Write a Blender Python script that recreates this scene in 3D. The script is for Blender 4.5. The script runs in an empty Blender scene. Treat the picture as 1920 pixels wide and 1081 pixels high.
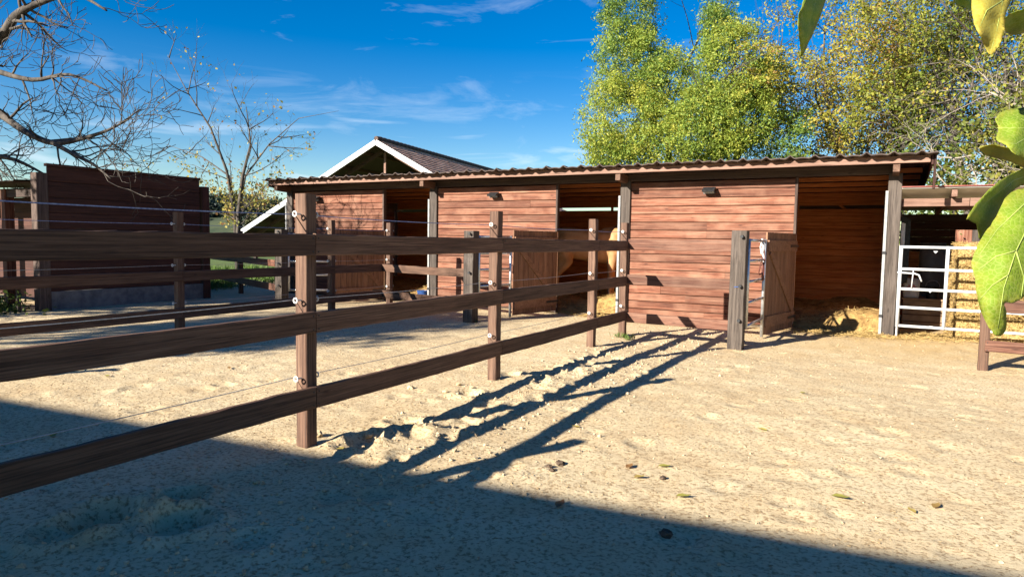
import bpy, bmesh, math, random
import numpy as np
from mathutils import Vector, Matrix, Quaternion
random.seed(7)
RNG = np.random.default_rng(11)
sc = bpy.context.scene
C = sc.collection

# ------------------------------------------------------------------ camera
F_PX, YAW, PIT, ROL, EYE = 1263.87, .5049, .0717, .016, 1.4261
fw = Vector((-math.sin(YAW)*math.cos(PIT), math.cos(YAW)*math.cos(PIT), -math.sin(PIT)))
rt = Vector((math.cos(YAW), math.sin(YAW), 0.)); up = rt.cross(fw)
rt2 = rt*math.cos(ROL) + up*math.sin(ROL); up2 = -rt*math.sin(ROL) + up*math.cos(ROL)
cam = bpy.data.cameras.new('camera'); cam.sensor_width = 36; cam.lens = F_PX/1920*36
cam.clip_start = .02; cam.clip_end = 3000
camo = bpy.data.objects.new('camera', cam); C.objects.link(camo)
camo.matrix_world = Matrix(((rt2.x, up2.x, -fw.x, 0), (rt2.y, up2.y, -fw.y, 0), (rt2.z, up2.z, -fw.z, EYE), (0, 0, 0, 1)))
sc.camera = camo
def ray(px, py): return fw + rt2*((px-960)/F_PX) - up2*((py-540.5)/F_PX)
def at(px, py, depth): return Vector((0, 0, EYE)) + ray(px, py)*depth          # a point at a distance along the view
def atY(px, py, Y): d = ray(px, py); return Vector((0, 0, EYE)) + d*(Y/d.y)
def gz(px, py, z=0.): d = ray(px, py); return Vector((0, 0, EYE)) + d*((z-EYE)/d.z)

# ------------------------------------------------------------------ world, sun, exposure
SUN_EL = math.radians(23.8); SH = Vector((.90, 2.08, 0)).normalized()
w = bpy.data.worlds.new('World'); sc.world = w; w.use_nodes = True
nt = w.node_tree; nt.nodes.clear()
def wn(t, **k):
    n = nt.nodes.new(t)
    for a, v in k.items(): setattr(n, a, v)
    return n
sky = wn('ShaderNodeTexSky', sky_type='NISHITA', sun_disc=False, sun_elevation=SUN_EL,
         sun_rotation=math.atan2(-SH.x, -SH.y), air_density=1.0, dust_density=.15, ozone_density=2.2)
hs = wn('ShaderNodeHueSaturation'); hs.inputs['Saturation'].default_value = 1.62; hs.inputs['Hue'].default_value = .512
tc = wn('ShaderNodeTexCoord'); mp = wn('ShaderNodeMapping'); mp.inputs['Scale'].default_value = (3.4, 3.4, 13.0); mp.inputs['Location'].default_value = (.7, 2.3, .4)
mp.inputs['Rotation'].default_value = (0, .12, .3)
nz = wn('ShaderNodeTexNoise'); nz.inputs['Scale'].default_value = 1.5; nz.inputs['Detail'].default_value = 7; nz.inputs['Roughness'].default_value = .62
nz.inputs['Distortion'].default_value = .6
cr = wn('ShaderNodeValToRGB'); cr.color_ramp.elements[0].position = .56; cr.color_ramp.elements[1].position = .98
cr.color_ramp.elements[1].color = (.5, .5, .5, 1)
mx = wn('ShaderNodeMix', data_type='RGBA'); mx.inputs[7].default_value = (7.0, 7.8, 8.6, 1)
bg = wn('ShaderNodeBackground'); bg.inputs[1].default_value = .0475; wo = wn('ShaderNodeOutputWorld')
L = nt.links.new
L(sky.outputs[0], hs.inputs['Color']); L(tc.outputs['Generated'], mp.inputs[0]); L(mp.outputs[0], nz.inputs[0]); L(nz.outputs[0], cr.inputs[0])
# thin streaks of cirrus towards the horizon, all the way round
sp_ = wn('ShaderNodeSeparateXYZ'); L(tc.outputs['Generated'], sp_.inputs[0])
mp2 = wn('ShaderNodeMapping'); mp2.inputs['Scale'].default_value = (3.0, 3.0, 22.0); mp2.inputs['Rotation'].default_value = (.06, -.05, 0); L(tc.outputs['Generated'], mp2.inputs[0])
nz2 = wn('ShaderNodeTexNoise'); nz2.inputs['Scale'].default_value = 1.7; nz2.inputs['Detail'].default_value = 6; nz2.inputs['Distortion'].default_value = .8; L(mp2.outputs[0], nz2.inputs[0])
cr2 = wn('ShaderNodeValToRGB'); cr2.color_ramp.elements[0].position = .56; cr2.color_ramp.elements[1].position = .8; L(nz2.outputs[0], cr2.inputs[0])
mr2 = wn('ShaderNodeMapRange'); mr2.inputs[1].default_value = .24; mr2.inputs[2].default_value = .08; mr2.inputs[3].default_value = 0; mr2.inputs[4].default_value = .75; L(sp_.outputs[2], mr2.inputs[0])
mu2 = wn('ShaderNodeMath', operation='MULTIPLY'); L(cr2.outputs[0], mu2.inputs[0]); L(mr2.outputs[0], mu2.inputs[1])
ad2 = wn('ShaderNodeMath', operation='ADD', use_clamp=True); L(mu2.outputs[0], ad2.inputs[0]); L(cr.outputs[0], ad2.inputs[1])
L(ad2.outputs[0], mx.inputs[0]); L(hs.outputs[0], mx.inputs[6]); L(mx.outputs[2], bg.inputs[0]); L(bg.outputs[0], wo.inputs[0])
sun = bpy.data.lights.new('sun', 'SUN'); sun.energy = 5.0; sun.angle = math.radians(.5); sun.color = (1, .93, .82)
suno = bpy.data.objects.new('sun', sun); C.objects.link(suno)
suno.rotation_euler = Vector((SH.x*math.cos(SUN_EL), SH.y*math.cos(SUN_EL), -math.sin(SUN_EL))).to_track_quat('-Z', 'Y').to_euler()
sc.view_settings.view_transform = 'Standard'; sc.view_settings.look = 'None'
sc.view_settings.exposure = 1.68; sc.view_settings.gamma = 1

# ------------------------------------------------------------------ materials
def mat(name, build, rough=.8, spec=.3):
    m = bpy.data.materials.new(name); m.use_nodes = True
    n = m.node_tree; b = n.nodes['Principled BSDF']
    b.inputs['Roughness'].default_value = rough; b.inputs['Specular IOR Level'].default_value = spec
    build(n, b); return m
def node(n, t, ins=None, **k):
    x = n.nodes.new(t)
    for a, v in k.items(): setattr(x, a, v)
    for a, v in (ins or {}).items():
        if hasattr(v, 'is_linked'): n.links.new(v, x.inputs[a])
        else: x.inputs[a].default_value = v
    return x
def ramp(n, fac, stops):
    r = n.nodes.new('ShaderNodeValToRGB'); e = r.color_ramp.elements
    while len(e) < len(stops): e.new(.5)
    for i, (p, c) in enumerate(stops): e[i].position = p; e[i].color = (*c, 1) if len(c) == 3 else c
    n.links.new(fac, r.inputs[0]); return r.outputs[0]
def mixc(n, fac, a, b, mode='MIX'):
    x = node(n, 'ShaderNodeMix', data_type='RGBA', blend_type=mode)
    for i, v in ((0, fac), (6, a), (7, b)):
        if hasattr(v, 'is_linked'): n.links.new(v, x.inputs[i])
        else: x.inputs[i].default_value = v if not isinstance(v, tuple) else (*v, 1)[:4]
    return x.outputs[2]
def bump(n, b, h, strength, dist):
    x = node(n, 'ShaderNodeBump', {'Height': h, 'Strength': strength, 'Distance': dist}); n.links.new(x.outputs[0], b.inputs['Normal'])
def wood(name, dark, mid, pale, paleness=.5, rough=.75, bmp=.5, vary=.35, knots=True):
    def f(n, b):
        t = node(n, 'ShaderNodeTexCoord').outputs['Object']; oi = node(n, 'ShaderNodeObjectInfo').outputs['Random']
        off = node(n, 'ShaderNodeVectorMath', {0: (57., 23., 91.), 1: oi}, operation='MULTIPLY').outputs[0]
        v = node(n, 'ShaderNodeVectorMath', {0: t, 1: off}).outputs[0]
        big = node(n, 'ShaderNodeTexNoise', {'Vector': node(n, 'ShaderNodeMapping', {'Vector': v, 'Scale': (.42, 9, 9)}).outputs[0], 'Scale': 1.6, 'Detail': 6, 'Roughness': .65, 'Distortion': 1.1}).outputs[0]
        fib = node(n, 'ShaderNodeTexNoise', {'Vector': node(n, 'ShaderNodeMapping', {'Vector': v, 'Scale': (1.3, 75, 75)}).outputs[0], 'Scale': 1.5, 'Detail': 5, 'Roughness': .7}).outputs[0]
        patch = node(n, 'ShaderNodeTexNoise', {'Vector': v, 'Scale': 2.3, 'Detail': 4}).outputs[0]
        c = ramp(n, big, [(.3, dark), (.48, mid), (.72, pale)])
        c = mixc(n, ramp(n, fib, [(.36, (.9, .9, .9)), (.56, (0, 0, 0))]), c, tuple(x*.5 for x in dark))
        c = mixc(n, ramp(n, patch, [(.5, (0, 0, 0)), (.75, (paleness,)*3)]), c, pale)
        st = node(n, 'ShaderNodeTexNoise', {'Vector': node(n, 'ShaderNodeMapping', {'Vector': v, 'Scale': (.9, 30, 30)}).outputs[0], 'Scale': 1.7, 'Detail': 6, 'Roughness': .75, 'Distortion': .4}).outputs[0]
        c = mixc(n, ramp(n, st, [(.5, (0, 0, 0)), (.68, (.65,)*3)]), c, pale)
        if knots:
            vo = node(n, 'ShaderNodeTexVoronoi', {'Vector': node(n, 'ShaderNodeMapping', {'Vector': v, 'Scale': (2.0, 7., 7.)}).outputs[0], 'Scale': 1.0, 'Randomness': 1.0}).outputs['Distance']
            c = mixc(n, ramp(n, vo, [(.03, (.8,)*3), (.11, (0, 0, 0))]), c, tuple(x*.4 for x in dark))
        val = node(n, 'ShaderNodeMapRange', {'Value': oi, 3: 1-vary, 4: 1+vary*.6}).outputs[0]
        c = mixc(n, 1., c, node(n, 'ShaderNodeCombineColor', {0: val, 1: val, 2: val}).outputs[0], 'MULTIPLY')
        n.links.new(c, b.inputs['Base Color'])
        h = node(n, 'ShaderNodeMath', {0: fib, 1: big}, operation='ADD').outputs[0]
        bump(n, b, h, bmp, .004)
    return mat(name, f, rough)
def noisy(name, a, b_, scale=8, rough=.8, bmp=.3, dist=.01, metal=0, spec=.3, coord='Object', scl=(1, 1, 1)):
    def f(n, b):
        t = node(n, 'ShaderNodeTexCoord').outputs[coord]
        t = node(n, 'ShaderNodeMapping', {'Vector': t, 'Scale': scl}).outputs[0]
        z = node(n, 'ShaderNodeTexNoise', {'Vector': t, 'Scale': scale, 'Detail': 6, 'Roughness': .6}).outputs[0]
        n.links.new(ramp(n, z, [(.35, a), (.65, b_)]), b.inputs['Base Color']); b.inputs['Metallic'].default_value = metal
        if bmp: bump(n, b, z, bmp, dist)
    return mat(name, f, rough, spec)
def leafmat(name, stops, trans=.35, rough=.5):
    def f(n, b):
        a = node(n, 'ShaderNodeAttribute', attribute_name='tint').outputs['Fac']
        c = ramp(n, a, stops); n.links.new(c, b.inputs['Base Color'])
        tr = node(n, 'ShaderNodeBsdfTranslucent', {'Color': c}); ms = node(n, 'ShaderNodeMixShader', {0: trans, 1: b.outputs[0], 2: tr.outputs[0]})
        n.links.new(ms.outputs[0], n.nodes['Material Output'].inputs[0])
    return mat(name, f, rough, .25)

M = {}
M['clad'] = wood('red_cladding', (.095, .029, .0145), (.185, .062, .031), (.31, .16, .1), .7)
M['inside'] = wood('inside_boards', (.36, .11, .030), (.56, .20, .058), (.64, .28, .10), .15, vary=.2)
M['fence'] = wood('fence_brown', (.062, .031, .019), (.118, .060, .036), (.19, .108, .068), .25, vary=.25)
M['post'] = wood('post_brown', (.065, .033, .021), (.12, .062, .039), (.19, .115, .075), .3, vary=.2)
M['grey'] = wood('weathered_timber', (.034, .025, .019), (.066, .050, .039), (.13, .104, .086), .4, vary=.2)
M['frail'] = wood('red_brown_rail', (.075, .027, .016), (.14, .056, .033), (.24, .135, .09), .5)  # red-brown rail wood, coloured like the cladding
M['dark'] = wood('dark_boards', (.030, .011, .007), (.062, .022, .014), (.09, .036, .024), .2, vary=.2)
M['beam'] = wood('dark_beam', (.045, .028, .022), (.085, .055, .043), (.13, .09, .07), .2)
M['fascia'] = wood('fascia_pink', (.14, .072, .049), (.215, .12, .084), (.30, .185, .138), .4, vary=.15)
M['door'] = wood('door_boards', (.15, .072, .038), (.25, .125, .068), (.33, .185, .11), .25, vary=.2)
M['sheet'] = noisy('fibre_sheet', (.045, .032, .028), (.10, .075, .062), 6, .9, .5, .01)
M['galv'] = noisy('galvanised', (.42, .43, .44), (.62, .63, .64), 30, .38, .1, .002, .75)
M['white'] = noisy('white_paint', (.42, .43, .44), (.56, .56, .55), 14, .45, .15, .002)
M['strip'] = noisy('dull_strip', (.20, .20, .195), (.30, .295, .285), 14, .6, .15, .002)
M['black'] = noisy('black_plastic', (.012, .012, .013), (.03, .03, .032), 20, .5, .1, .002)
M['porcelain'] = noisy('insulator_white', (.55, .54, .5), (.75, .74, .7), 30, .35, 0)
M['wire'] = noisy('steel_wire', (.25, .26, .28), (.42, .43, .46), 40, .4, 0, metal=.5)
M['rope'] = noisy('blue_rope', (.10, .14, .30), (.30, .36, .55), 60, .6, .2, .002)
M['concrete'] = noisy('concrete', (.10, .098, .095), (.20, .19, .18), 5, .9, .5, .01)
M['straw'] = noisy('straw', (.22, .14, .045), (.44, .31, .12), 40, .7, .2, .005)
M['strawbed'] = noisy('straw_bed', (.15, .085, .028), (.34, .22, .075), 9, .9, .8, .03)
M['bark'] = noisy('bark', (.035, .029, .024), (.105, .088, .072), 9, .9, .8, .02, scl=(1, 1, .3))
M['palebark'] = noisy('pale_bark', (.17, .14, .11), (.36, .31, .25), 9, .9, .8, .02)
M['tile'] = noisy('clay_tile', (.42, .20, .135), (.68, .42, .30), 2.2, .9, .4, .01)
M['tiledark'] = noisy('ridge_tile', (.05, .035, .03), (.12, .08, .065), 4, .9, .4, .01)
M['render'] = noisy('lime_render', (.42, .38, .31), (.52, .47, .39), 3, .9, .3, .01)
M['glass'] = noisy('dark_glass', (.02, .025, .03), (.03, .035, .04), 2, .08, 0, spec=.5)
M['lens'] = noisy('lamp_lens', (.3, .31, .32), (.4, .4, .4), 12, .3, 0)
M['blue'] = noisy('blue_plastic', (.02, .06, .20), (.03, .09, .28), 6, .4, .05)
M['sack'] = noisy('paper_sack', (.45, .43, .40), (.62, .6, .57), 9, .7, .6, .02)
M['cover'] = noisy('dull_plastic', (.10, .095, .085), (.17, .16, .145), 5, .4, .4, .02)
M['red'] = noisy('red_print', (.42, .03, .03), (.5, .05, .04), 20, .6, 0)
M['card'] = noisy('cardboard', (.20, .13, .08), (.32, .22, .14), 5, .85, .2)
M['leather'] = noisy('leather', (.05, .022, .015), (.16, .05, .04), 30, .5, .2)
M['roofsheet'] = noisy('sheet_roof_red', (.20, .055, .045), (.30, .09, .07), 4, .5, .2)
M['panel'] = noisy('roof_panel_pale', (.42, .41, .36), (.54, .53, .48), 4, .55, .1)
M['clod'] = noisy('clod', (.035, .022, .014), (.11, .075, .05), 20, .95, .8, .02)
M['hidecoat'] = None
def hide(n, b):
    t = node(n, 'ShaderNodeTexCoord').outputs['Object']
    z = node(n, 'ShaderNodeTexNoise', {'Vector': t, 'Scale': 3.5, 'Detail': 5}).outputs[0]
    n.links.new(ramp(n, z, [(.3, (.28, .14, .055)), (.55, (.40, .225, .10)), (.8, (.50, .34, .19))]), b.inputs['Base Color'])
    z2 = node(n, 'ShaderNodeTexNoise', {'Vector': t, 'Scale': 90, 'Detail': 3}).outputs[0]; bump(n, b, z2, .25, .003)
M['hide'] = mat('palomino_hide', hide, .6)
M['mane'] = noisy('flaxen_hair', (.26, .16, .075), (.44, .32, .19), 60, .6, .6, .004, scl=(1, 1, .15))
M['hoof'] = noisy('hoof', (.06, .05, .045), (.12, .1, .09), 10, .6, .2)
def sand(n, b):
    t = node(n, 'ShaderNodeNewGeometry').outputs['Position']
    N1 = lambda s, d=6, r=.6: node(n, 'ShaderNodeTexNoise', {'Vector': t, 'Scale': s, 'Detail': d, 'Roughness': r}).outputs[0]
    a = N1(.35); m = N1(2.6); f1 = N1(38, 4, .7); f2 = N1(150, 3, .7)
    c = ramp(n, a, [(.35, (.51, .395, .232)), (.6, (.58, .47, .292))])
    c = mixc(n, ramp(n, m, [(.42, (0, 0, 0)), (.72, (.75,)*3)]), c, (.46, .33, .18))
    c = mixc(n, ramp(n, f1, [(.38, (.9,)*3), (.50, (0, 0, 0))]), c, (.24, .155, .075))
    c = mixc(n, ramp(n, f2, [(.55, (0, 0, 0)), (.75, (.45,)*3)]), c, (.68, .57, .40))
    # hay-stained ground close to the stable front, meadow away from the yard
    sx = node(n, 'ShaderNodeSeparateXYZ', {0: t}); yy = sx.outputs[1]; xx = sx.outputs[0]
    hay = node(n, 'ShaderNodeMapRange', {'Value': yy, 1: 8.6, 2: 11.5}).outputs[0]
    hayx = node(n, 'ShaderNodeMapRange', {'Value': xx, 1: -2.2, 2: -.2}).outputs[0]
    hm = node(n, 'ShaderNodeMath', {0: node(n, 'ShaderNodeMath', {0: hay, 1: hayx}, operation='MULTIPLY').outputs[0], 1: ramp(n, N1(1.3), [(.3, (.25,)*3), (.6, (.8,)*3)])}, operation='MULTIPLY').outputs[0]
    c = mixc(n, hm, c, (.44, .29, .115))
    far = node(n, 'ShaderNodeMath', {0: node(n, 'ShaderNodeMapRange', {'Value': yy, 1: 17.5, 2: 19.5}).outputs[0],
               1: node(n, 'ShaderNodeMapRange', {'Value': xx, 1: -16.5, 2: -18.5}).outputs[0]}, operation='MAXIMUM').outputs[0]
    c = mixc(n, far, c, ramp(n, N1(5), [(.3, (.05, .085, .02)), (.7, (.12, .15, .05))]))
    n.links.new(c, b.inputs['Base Color'])
    h = node(n, 'ShaderNodeMath', {0: f1, 1: node(n, 'ShaderNodeMath', {0: f2, 1: .45}, operation='MULTIPLY').outputs[0]}, operation='ADD').outputs[0]
    bump(n, b, h, .5, .018)
M['sand'] = mat('sand', sand, .95, .15)
M['ash'] = leafmat('ash_leaf', [(0, (.035, .085, .03)), (.4, (.12, .215, .045)), (.75, (.27, .335, .05)), (1, (.43, .42, .07))], .45)
M['autumn'] = leafmat('autumn_leaf', [(0, (.06, .105, .02)), (.4, (.19, .235, .035)), (.75, (.38, .345, .05)), (1, (.34, .19, .055))], .45)
M['yellowleaf'] = leafmat('yellow_leaf', [(0, (.18, .20, .04)), (.5, (.42, .36, .09)), (1, (.28, .14, .06))], .4)
M['hedge'] = leafmat('hedge_leaf', [(0, (.03, .055, .015)), (.5, (.10, .14, .025)), (1, (.30, .25, .05))], .35)
M['farwood'] = leafmat('far_wood', [(0, (.012, .022, .02)), (.6, (.035, .05, .03)), (1, (.10, .095, .04))], .1)
M['grass'] = leafmat('grass_blade', [(0, (.06, .12, .02)), (1, (.16, .24, .05))], .35)
def fig(n, b):
    t = node(n, 'ShaderNodeTexCoord').outputs['Object']; oi = node(n, 'ShaderNodeObjectInfo').outputs['Random']
    z = node(n, 'ShaderNodeTexNoise', {'Vector': t, 'Scale': 14, 'Detail': 6, 'Roughness': .65}).outputs[0]
    z2 = node(n, 'ShaderNodeTexNoise', {'Vector': t, 'Scale': 160, 'Detail': 4, 'Roughness': .7}).outputs[0]
    vo = node(n, 'ShaderNodeTexVoronoi', {'Vector': t, 'Scale': 130}, feature='DISTANCE_TO_EDGE').outputs['Distance']
    a = node(n, 'ShaderNodeAttribute', attribute_name='tint').outputs['Fac']
    c = ramp(n, z, [(.3, (.12, .22, .018)), (.55, (.20, .30, .026)), (.8, (.33, .34, .045))])
    c = mixc(n, a, c, (.52, .40, .07))
    c = mixc(n, ramp(n, vo, [(.0, (.45,)*3), (.09, (0, 0, 0))]), c, (.42, .46, .13))
    c = mixc(n, ramp(n, z2, [(.62, (0, 0, 0)), (.74, (.6,)*3)]), c, (.20, .11, .03))
    n.links.new(c, b.inputs['Base Color']); bump(n, b, vo, .5, .002)
    tr = node(n, 'ShaderNodeBsdfTranslucent', {'Color': c}); ms = node(n, 'ShaderNodeMixShader', {0: .38, 1: b.outputs[0], 2: tr.outputs[0]})
    n.links.new(ms.outputs[0], n.nodes['Material Output'].inputs[0])
M['fig'] = mat('fig_leaf', fig, .62, .2)
M['vein'] = noisy('leaf_vein', (.24, .31, .07), (.33, .38, .10), 30, .5, 0)

# ------------------------------------------------------------------ helpers
W = {}                                             # world matrices of the empties and parts
def link(o, parent=None, mw=None):
    C.objects.link(o); mw = mw or Matrix.Identity(4)
    if parent: o.parent = parent; o.matrix_basis = W[parent].inverted() @ mw
    else: o.matrix_basis = mw
    W[o] = mw; return o
def tag(o, label, cat=None, group=None, kind=None):
    if label: o['label'] = label
    if cat: o['category'] = cat
    if group: o['group'] = group
    if kind: o['kind'] = kind
    return o
def thing(name, loc, label, cat, group=None):
    return tag(link(bpy.data.objects.new(name, None), None, Matrix.Translation(Vector(loc))), label, cat, group)
class MB:
    def __init__(s): s.v = []; s.f = []; s.t = []
    def add(s, v, f, tint=0.):
        k = len(s.v); s.v += [tuple(x) for x in v]; s.f += [tuple(i+k for i in g) for g in f]; s.t += [tint]*len(v)
    def box(s, lo, hi, m=None):
        a, b = lo, hi
        v = [Vector((x, y, z)) for z in (a[2], b[2]) for y in (a[1], b[1]) for x in (a[0], b[0])]
        if m: v = [m @ x for x in v]
        s.add(v, [(0, 2, 3, 1), (4, 5, 7, 6), (0, 1, 5, 4), (2, 6, 7, 3), (0, 4, 6, 2), (1, 3, 7, 5)])
    def beam(s, p, q, w_, h_, upv=(0, 0, 1)):
        m, ln = frame(p, q, upv); s.box((0, -w_/2, -h_/2), (ln, w_/2, h_/2), m)
    def tube(s, pts, rad, n=6, cap=True, tint=0.):
        pts = [Vector(p) for p in pts]; k = len(pts)
        if not hasattr(rad, '__len__'): rad = [rad]*k
        v = []; u = None
        for i, p in enumerate(pts):
            d = (pts[min(i+1, k-1)] - pts[max(i-1, 0)])
            d = d.normalized() if d.length > 1e-9 else Vector((0, 0, 1))
            if u is None: u = d.orthogonal().normalized()
            else: u = (u - d*u.dot(d)); u = u.normalized() if u.length > 1e-6 else d.orthogonal().normalized()
            c = d.cross(u)
            for j in range(n):
                a = 2*math.pi*j/n; v.append(p + (u*math.cos(a) + c*math.sin(a))*rad[i])
        f = [(i*n+j, i*n+(j+1) % n, (i+1)*n+(j+1) % n, (i+1)*n+j) for i in range(k-1) for j in range(n)]
        if cap: f += [tuple(range(n-1, -1, -1)), tuple(range((k-1)*n, k*n))]
        s.add(v, f, tint)
    def mesh(s, name):
        me = bpy.data.meshes.new(name); me.from_pydata(s.v, [], s.f); me.update(); return me
    def build(s, name, m, parent=None, smooth=False, tint=False, recenter=True):
        o_ = Vector((0, 0, 0))
        if recenter and s.v:
            a = np.array(s.v); o_ = Vector(((a[:, 0].min()+a[:, 0].max())/2, (a[:, 1].min()+a[:, 1].max())/2, a[:, 2].min())); s.v = (a-np.array(o_)).tolist()
        me = s.mesh(name); me.materials.append(m)
        if tint: me.attributes.new('tint', 'FLOAT', 'POINT').data.foreach_set('value', np.array(s.t, dtype=np.float32))
        if smooth: me.polygons.foreach_set('use_smooth', [True]*len(me.polygons))
        return link(bpy.data.objects.new(name, me), parent, Matrix.Translation(o_))
def frame(p, q, upv=(0, 0, 1)):
    p = Vector(p); q = Vector(q); d = q-p; ln = d.length; x = d/ln; u = Vector(upv); z = (u - x*u.dot(x)).normalized(); y = z.cross(x)
    return Matrix(((x.x, y.x, z.x, p.x), (x.y, y.y, z.y, p.y), (x.z, y.z, z.z, p.z), (0, 0, 0, 1))), ln
_bc = {}
def boardmesh(L_, t_, w_, m, ch):
    key = (round(L_, 2), round(t_, 3), round(w_, 3), m.name, ch)
    if key in _bc: return _bc[key]
    L_ = key[0]; v = []; c = ch
    prof = [(-t_/2+c, -w_/2), (t_/2-c, -w_/2), (t_/2, -w_/2+c), (t_/2, w_/2-c), (t_/2-c, w_/2), (-t_/2+c, w_/2), (-t_/2, w_/2-c), (-t_/2, -w_/2+c)]
    for x in (0, L_): v += [(x, a, b) for a, b in prof]
    f = [(i, i+8, (i+1) % 8+8, (i+1) % 8) for i in range(8)] + [tuple(range(8)), tuple(range(15, 7, -1))]
    f = [tuple(reversed(g)) for g in f]
    me = bpy.data.meshes.new('board'); me.from_pydata(v, [], [tuple(reversed(g)) for g in f]); me.update(); me.materials.append(m)
    bm = bmesh.new(); bm.from_mesh(me); bmesh.ops.recalc_face_normals(bm, faces=bm.faces); bm.to_mesh(me); bm.free()
    _bc[key] = me; return me
def board(name, p, q, w_, t_, m, parent, upv=(0, 0, 1), ch=.004):
    """a plank from p to q; its wide side runs along upv"""
    mw, ln = frame(p, q, upv); return link(bpy.data.objects.new(name, boardmesh(ln, t_, w_, m, ch)), parent, mw)
def rough_board(name, p, q, w_, t_, m, parent, upv, rr, sag=.0, wear=.003):
    """a weathered board: uneven edges, slight bow and twist"""
    mw, ln = frame(p, q, upv); n = max(6, int(ln/.11)); c = .006; v = []; ph = rr.uniform(0, 6); bow = rr.uniform(-1, 1)*.006
    for k in range(n+1):
        u = k/n; dz = -sag*4*u*(1-u); dy = bow*math.sin(math.pi*u); tw = .012*math.sin(u*3+ph); e = [rr.gauss(0, wear*.5) for _ in range(8)]
        W2, T2 = w_/2, t_/2
        pr = [(-T2+c, -W2+e[0]), (T2-c, -W2+e[0]), (T2+e[1]*.3, -W2+c+e[2]), (T2+e[3]*.3, W2-c+e[4]), (T2-c, W2+e[5]), (-T2+c, W2+e[5]), (-T2+e[6]*.3, W2-c+e[4]), (-T2+e[7]*.3, -W2+c+e[2])]
        v += [(u*ln, a+dy-b*tw, b+dz+a*tw) for a, b in pr]
    f = [(k*8+i, (k+1)*8+i, (k+1)*8+(i+1) % 8, k*8+(i+1) % 8) for k in range(n) for i in range(8)] + [tuple(range(8)), tuple(range(n*8+7, n*8-1, -1))]
    f = [tuple(reversed(g_)) for g_ in f]
    me = bpy.data.meshes.new(name); me.from_pydata(v, [], f); me.update(); me.materials.append(m)
    bm = bmesh.new(); bm.from_mesh(me); bmesh.ops.recalc_face_normals(bm, faces=bm.faces); bm.to_mesh(me); bm.free()
    return link(bpy.data.objects.new(name, me), parent, mw)
def vnoise(x, y, seed=0):
    r = np.random.default_rng(seed); T = r.random((256, 256)).astype(np.float32)
    xi = np.floor(x).astype(int); yi = np.floor(y).astype(int); fx = x-xi; fy = y-yi; fx = fx*fx*(3-2*fx); fy = fy*fy*(3-2*fy)
    g = lambda a, b: T[a % 256, b % 256]
    return (g(xi, yi)*(1-fx)+g(xi+1, yi)*fx)*(1-fy) + (g(xi, yi+1)*(1-fx)+g(xi+1, yi+1)*fx)*fy - .5
def fbm(x, y, s, o=4, seed=0): return sum(vnoise(x*s*2**i+17*i, y*s*2**i+31*i, seed+i)*.5**i for i in range(o))
def np_mesh(name, v, f, m, parent=None, tint=None, smooth=False, loc=None):
    me = bpy.data.meshes.new(name); v = np.asarray(v, np.float32)
    if loc is not None: v = v - np.array(loc, np.float32)
    k = f.shape[1]; me.vertices.add(len(v)); me.vertices.foreach_set('co', v.ravel())
    me.loops.add(f.size); me.loops.foreach_set('vertex_index', f.ravel().astype(np.int32))
    me.polygons.add(len(f)); me.polygons.foreach_set('loop_start', np.arange(0, f.size, k, dtype=np.int32))
    me.update(calc_edges=True); me.materials.append(m)
    if smooth: me.polygons.foreach_set('use_smooth', np.ones(len(f), bool))
    if tint is not None: me.attributes.new('tint', 'FLOAT', 'POINT').data.foreach_set('value', np.asarray(tint, np.float32))
    return link(bpy.data.objects.new(name, me), parent, Matrix.Translation(Vector(loc)) if loc is not None else None)
def leaves(name, pts, size, tint, m, parent, seed=0, aspect=.45, droop=.3, loc=None, flat=0.):
    """folded leaf faces (two triangles each) at pts"""
    r = np.random.default_rng(seed); n = len(pts); pts = np.asarray(pts)
    d = r.normal(size=(n, 3)); d[:, 2] = d[:, 2]*(1-flat) - droop; d /= np.linalg.norm(d, axis=1)[:, None]
    e = np.cross(d, r.normal(size=(n, 3))); e /= np.linalg.norm(e, axis=1)[:, None]; nn = np.cross(d, e)
    s = (size*r.uniform(.6, 1.35, n))[:, None]
    a = pts; b = pts + d*s*.5 + e*s*aspect*.5 + nn*s*.08; c = pts + d*s; g = pts + d*s*.5 - e*s*aspect*.5 + nn*s*.08
    v = np.stack([a, b, c, g], 1).reshape(-1, 3); i = np.arange(n)*4
    f = np.stack([np.stack([i, i+1, i+2], 1), np.stack([i, i+2, i+3], 1)], 1).reshape(-1, 3)
    return np_mesh(name, v, f, m, parent, np.repeat(np.clip(tint, 0, 1), 4), loc=loc)
def strands(name, pts, length, width, m, parent=None, seed=0, flat=.25, loc=None):
    r = np.random.default_rng(seed); n = len(pts); d = r.normal(size=(n, 3)); d[:, 2] *= flat; d /= np.linalg.norm(d, axis=1)[:, None]
    e = np.cross(d, r.normal(size=(n, 3))); e /= np.linalg.norm(e, axis=1)[:, None]
    s = (length*r.uniform(.4, 1.3, n))[:, None]/2; e = e*width/2; p = np.asarray(pts)
    bend = r.normal(size=(n, 3))*s*.18
    v = np.stack([p-d*s-e, p-d*s+e, p+bend+e, p+bend-e, p+d*s], 1).reshape(-1, 3); i = np.arange(n)*5
    f = np.stack([np.stack([i, i+1, i+2], 1), np.stack([i, i+2, i+3], 1), np.stack([i+3, i+2, i+4], 1)], 1).reshape(-1, 3)
    return np_mesh(name, v, f, m, parent, loc=loc)

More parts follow.
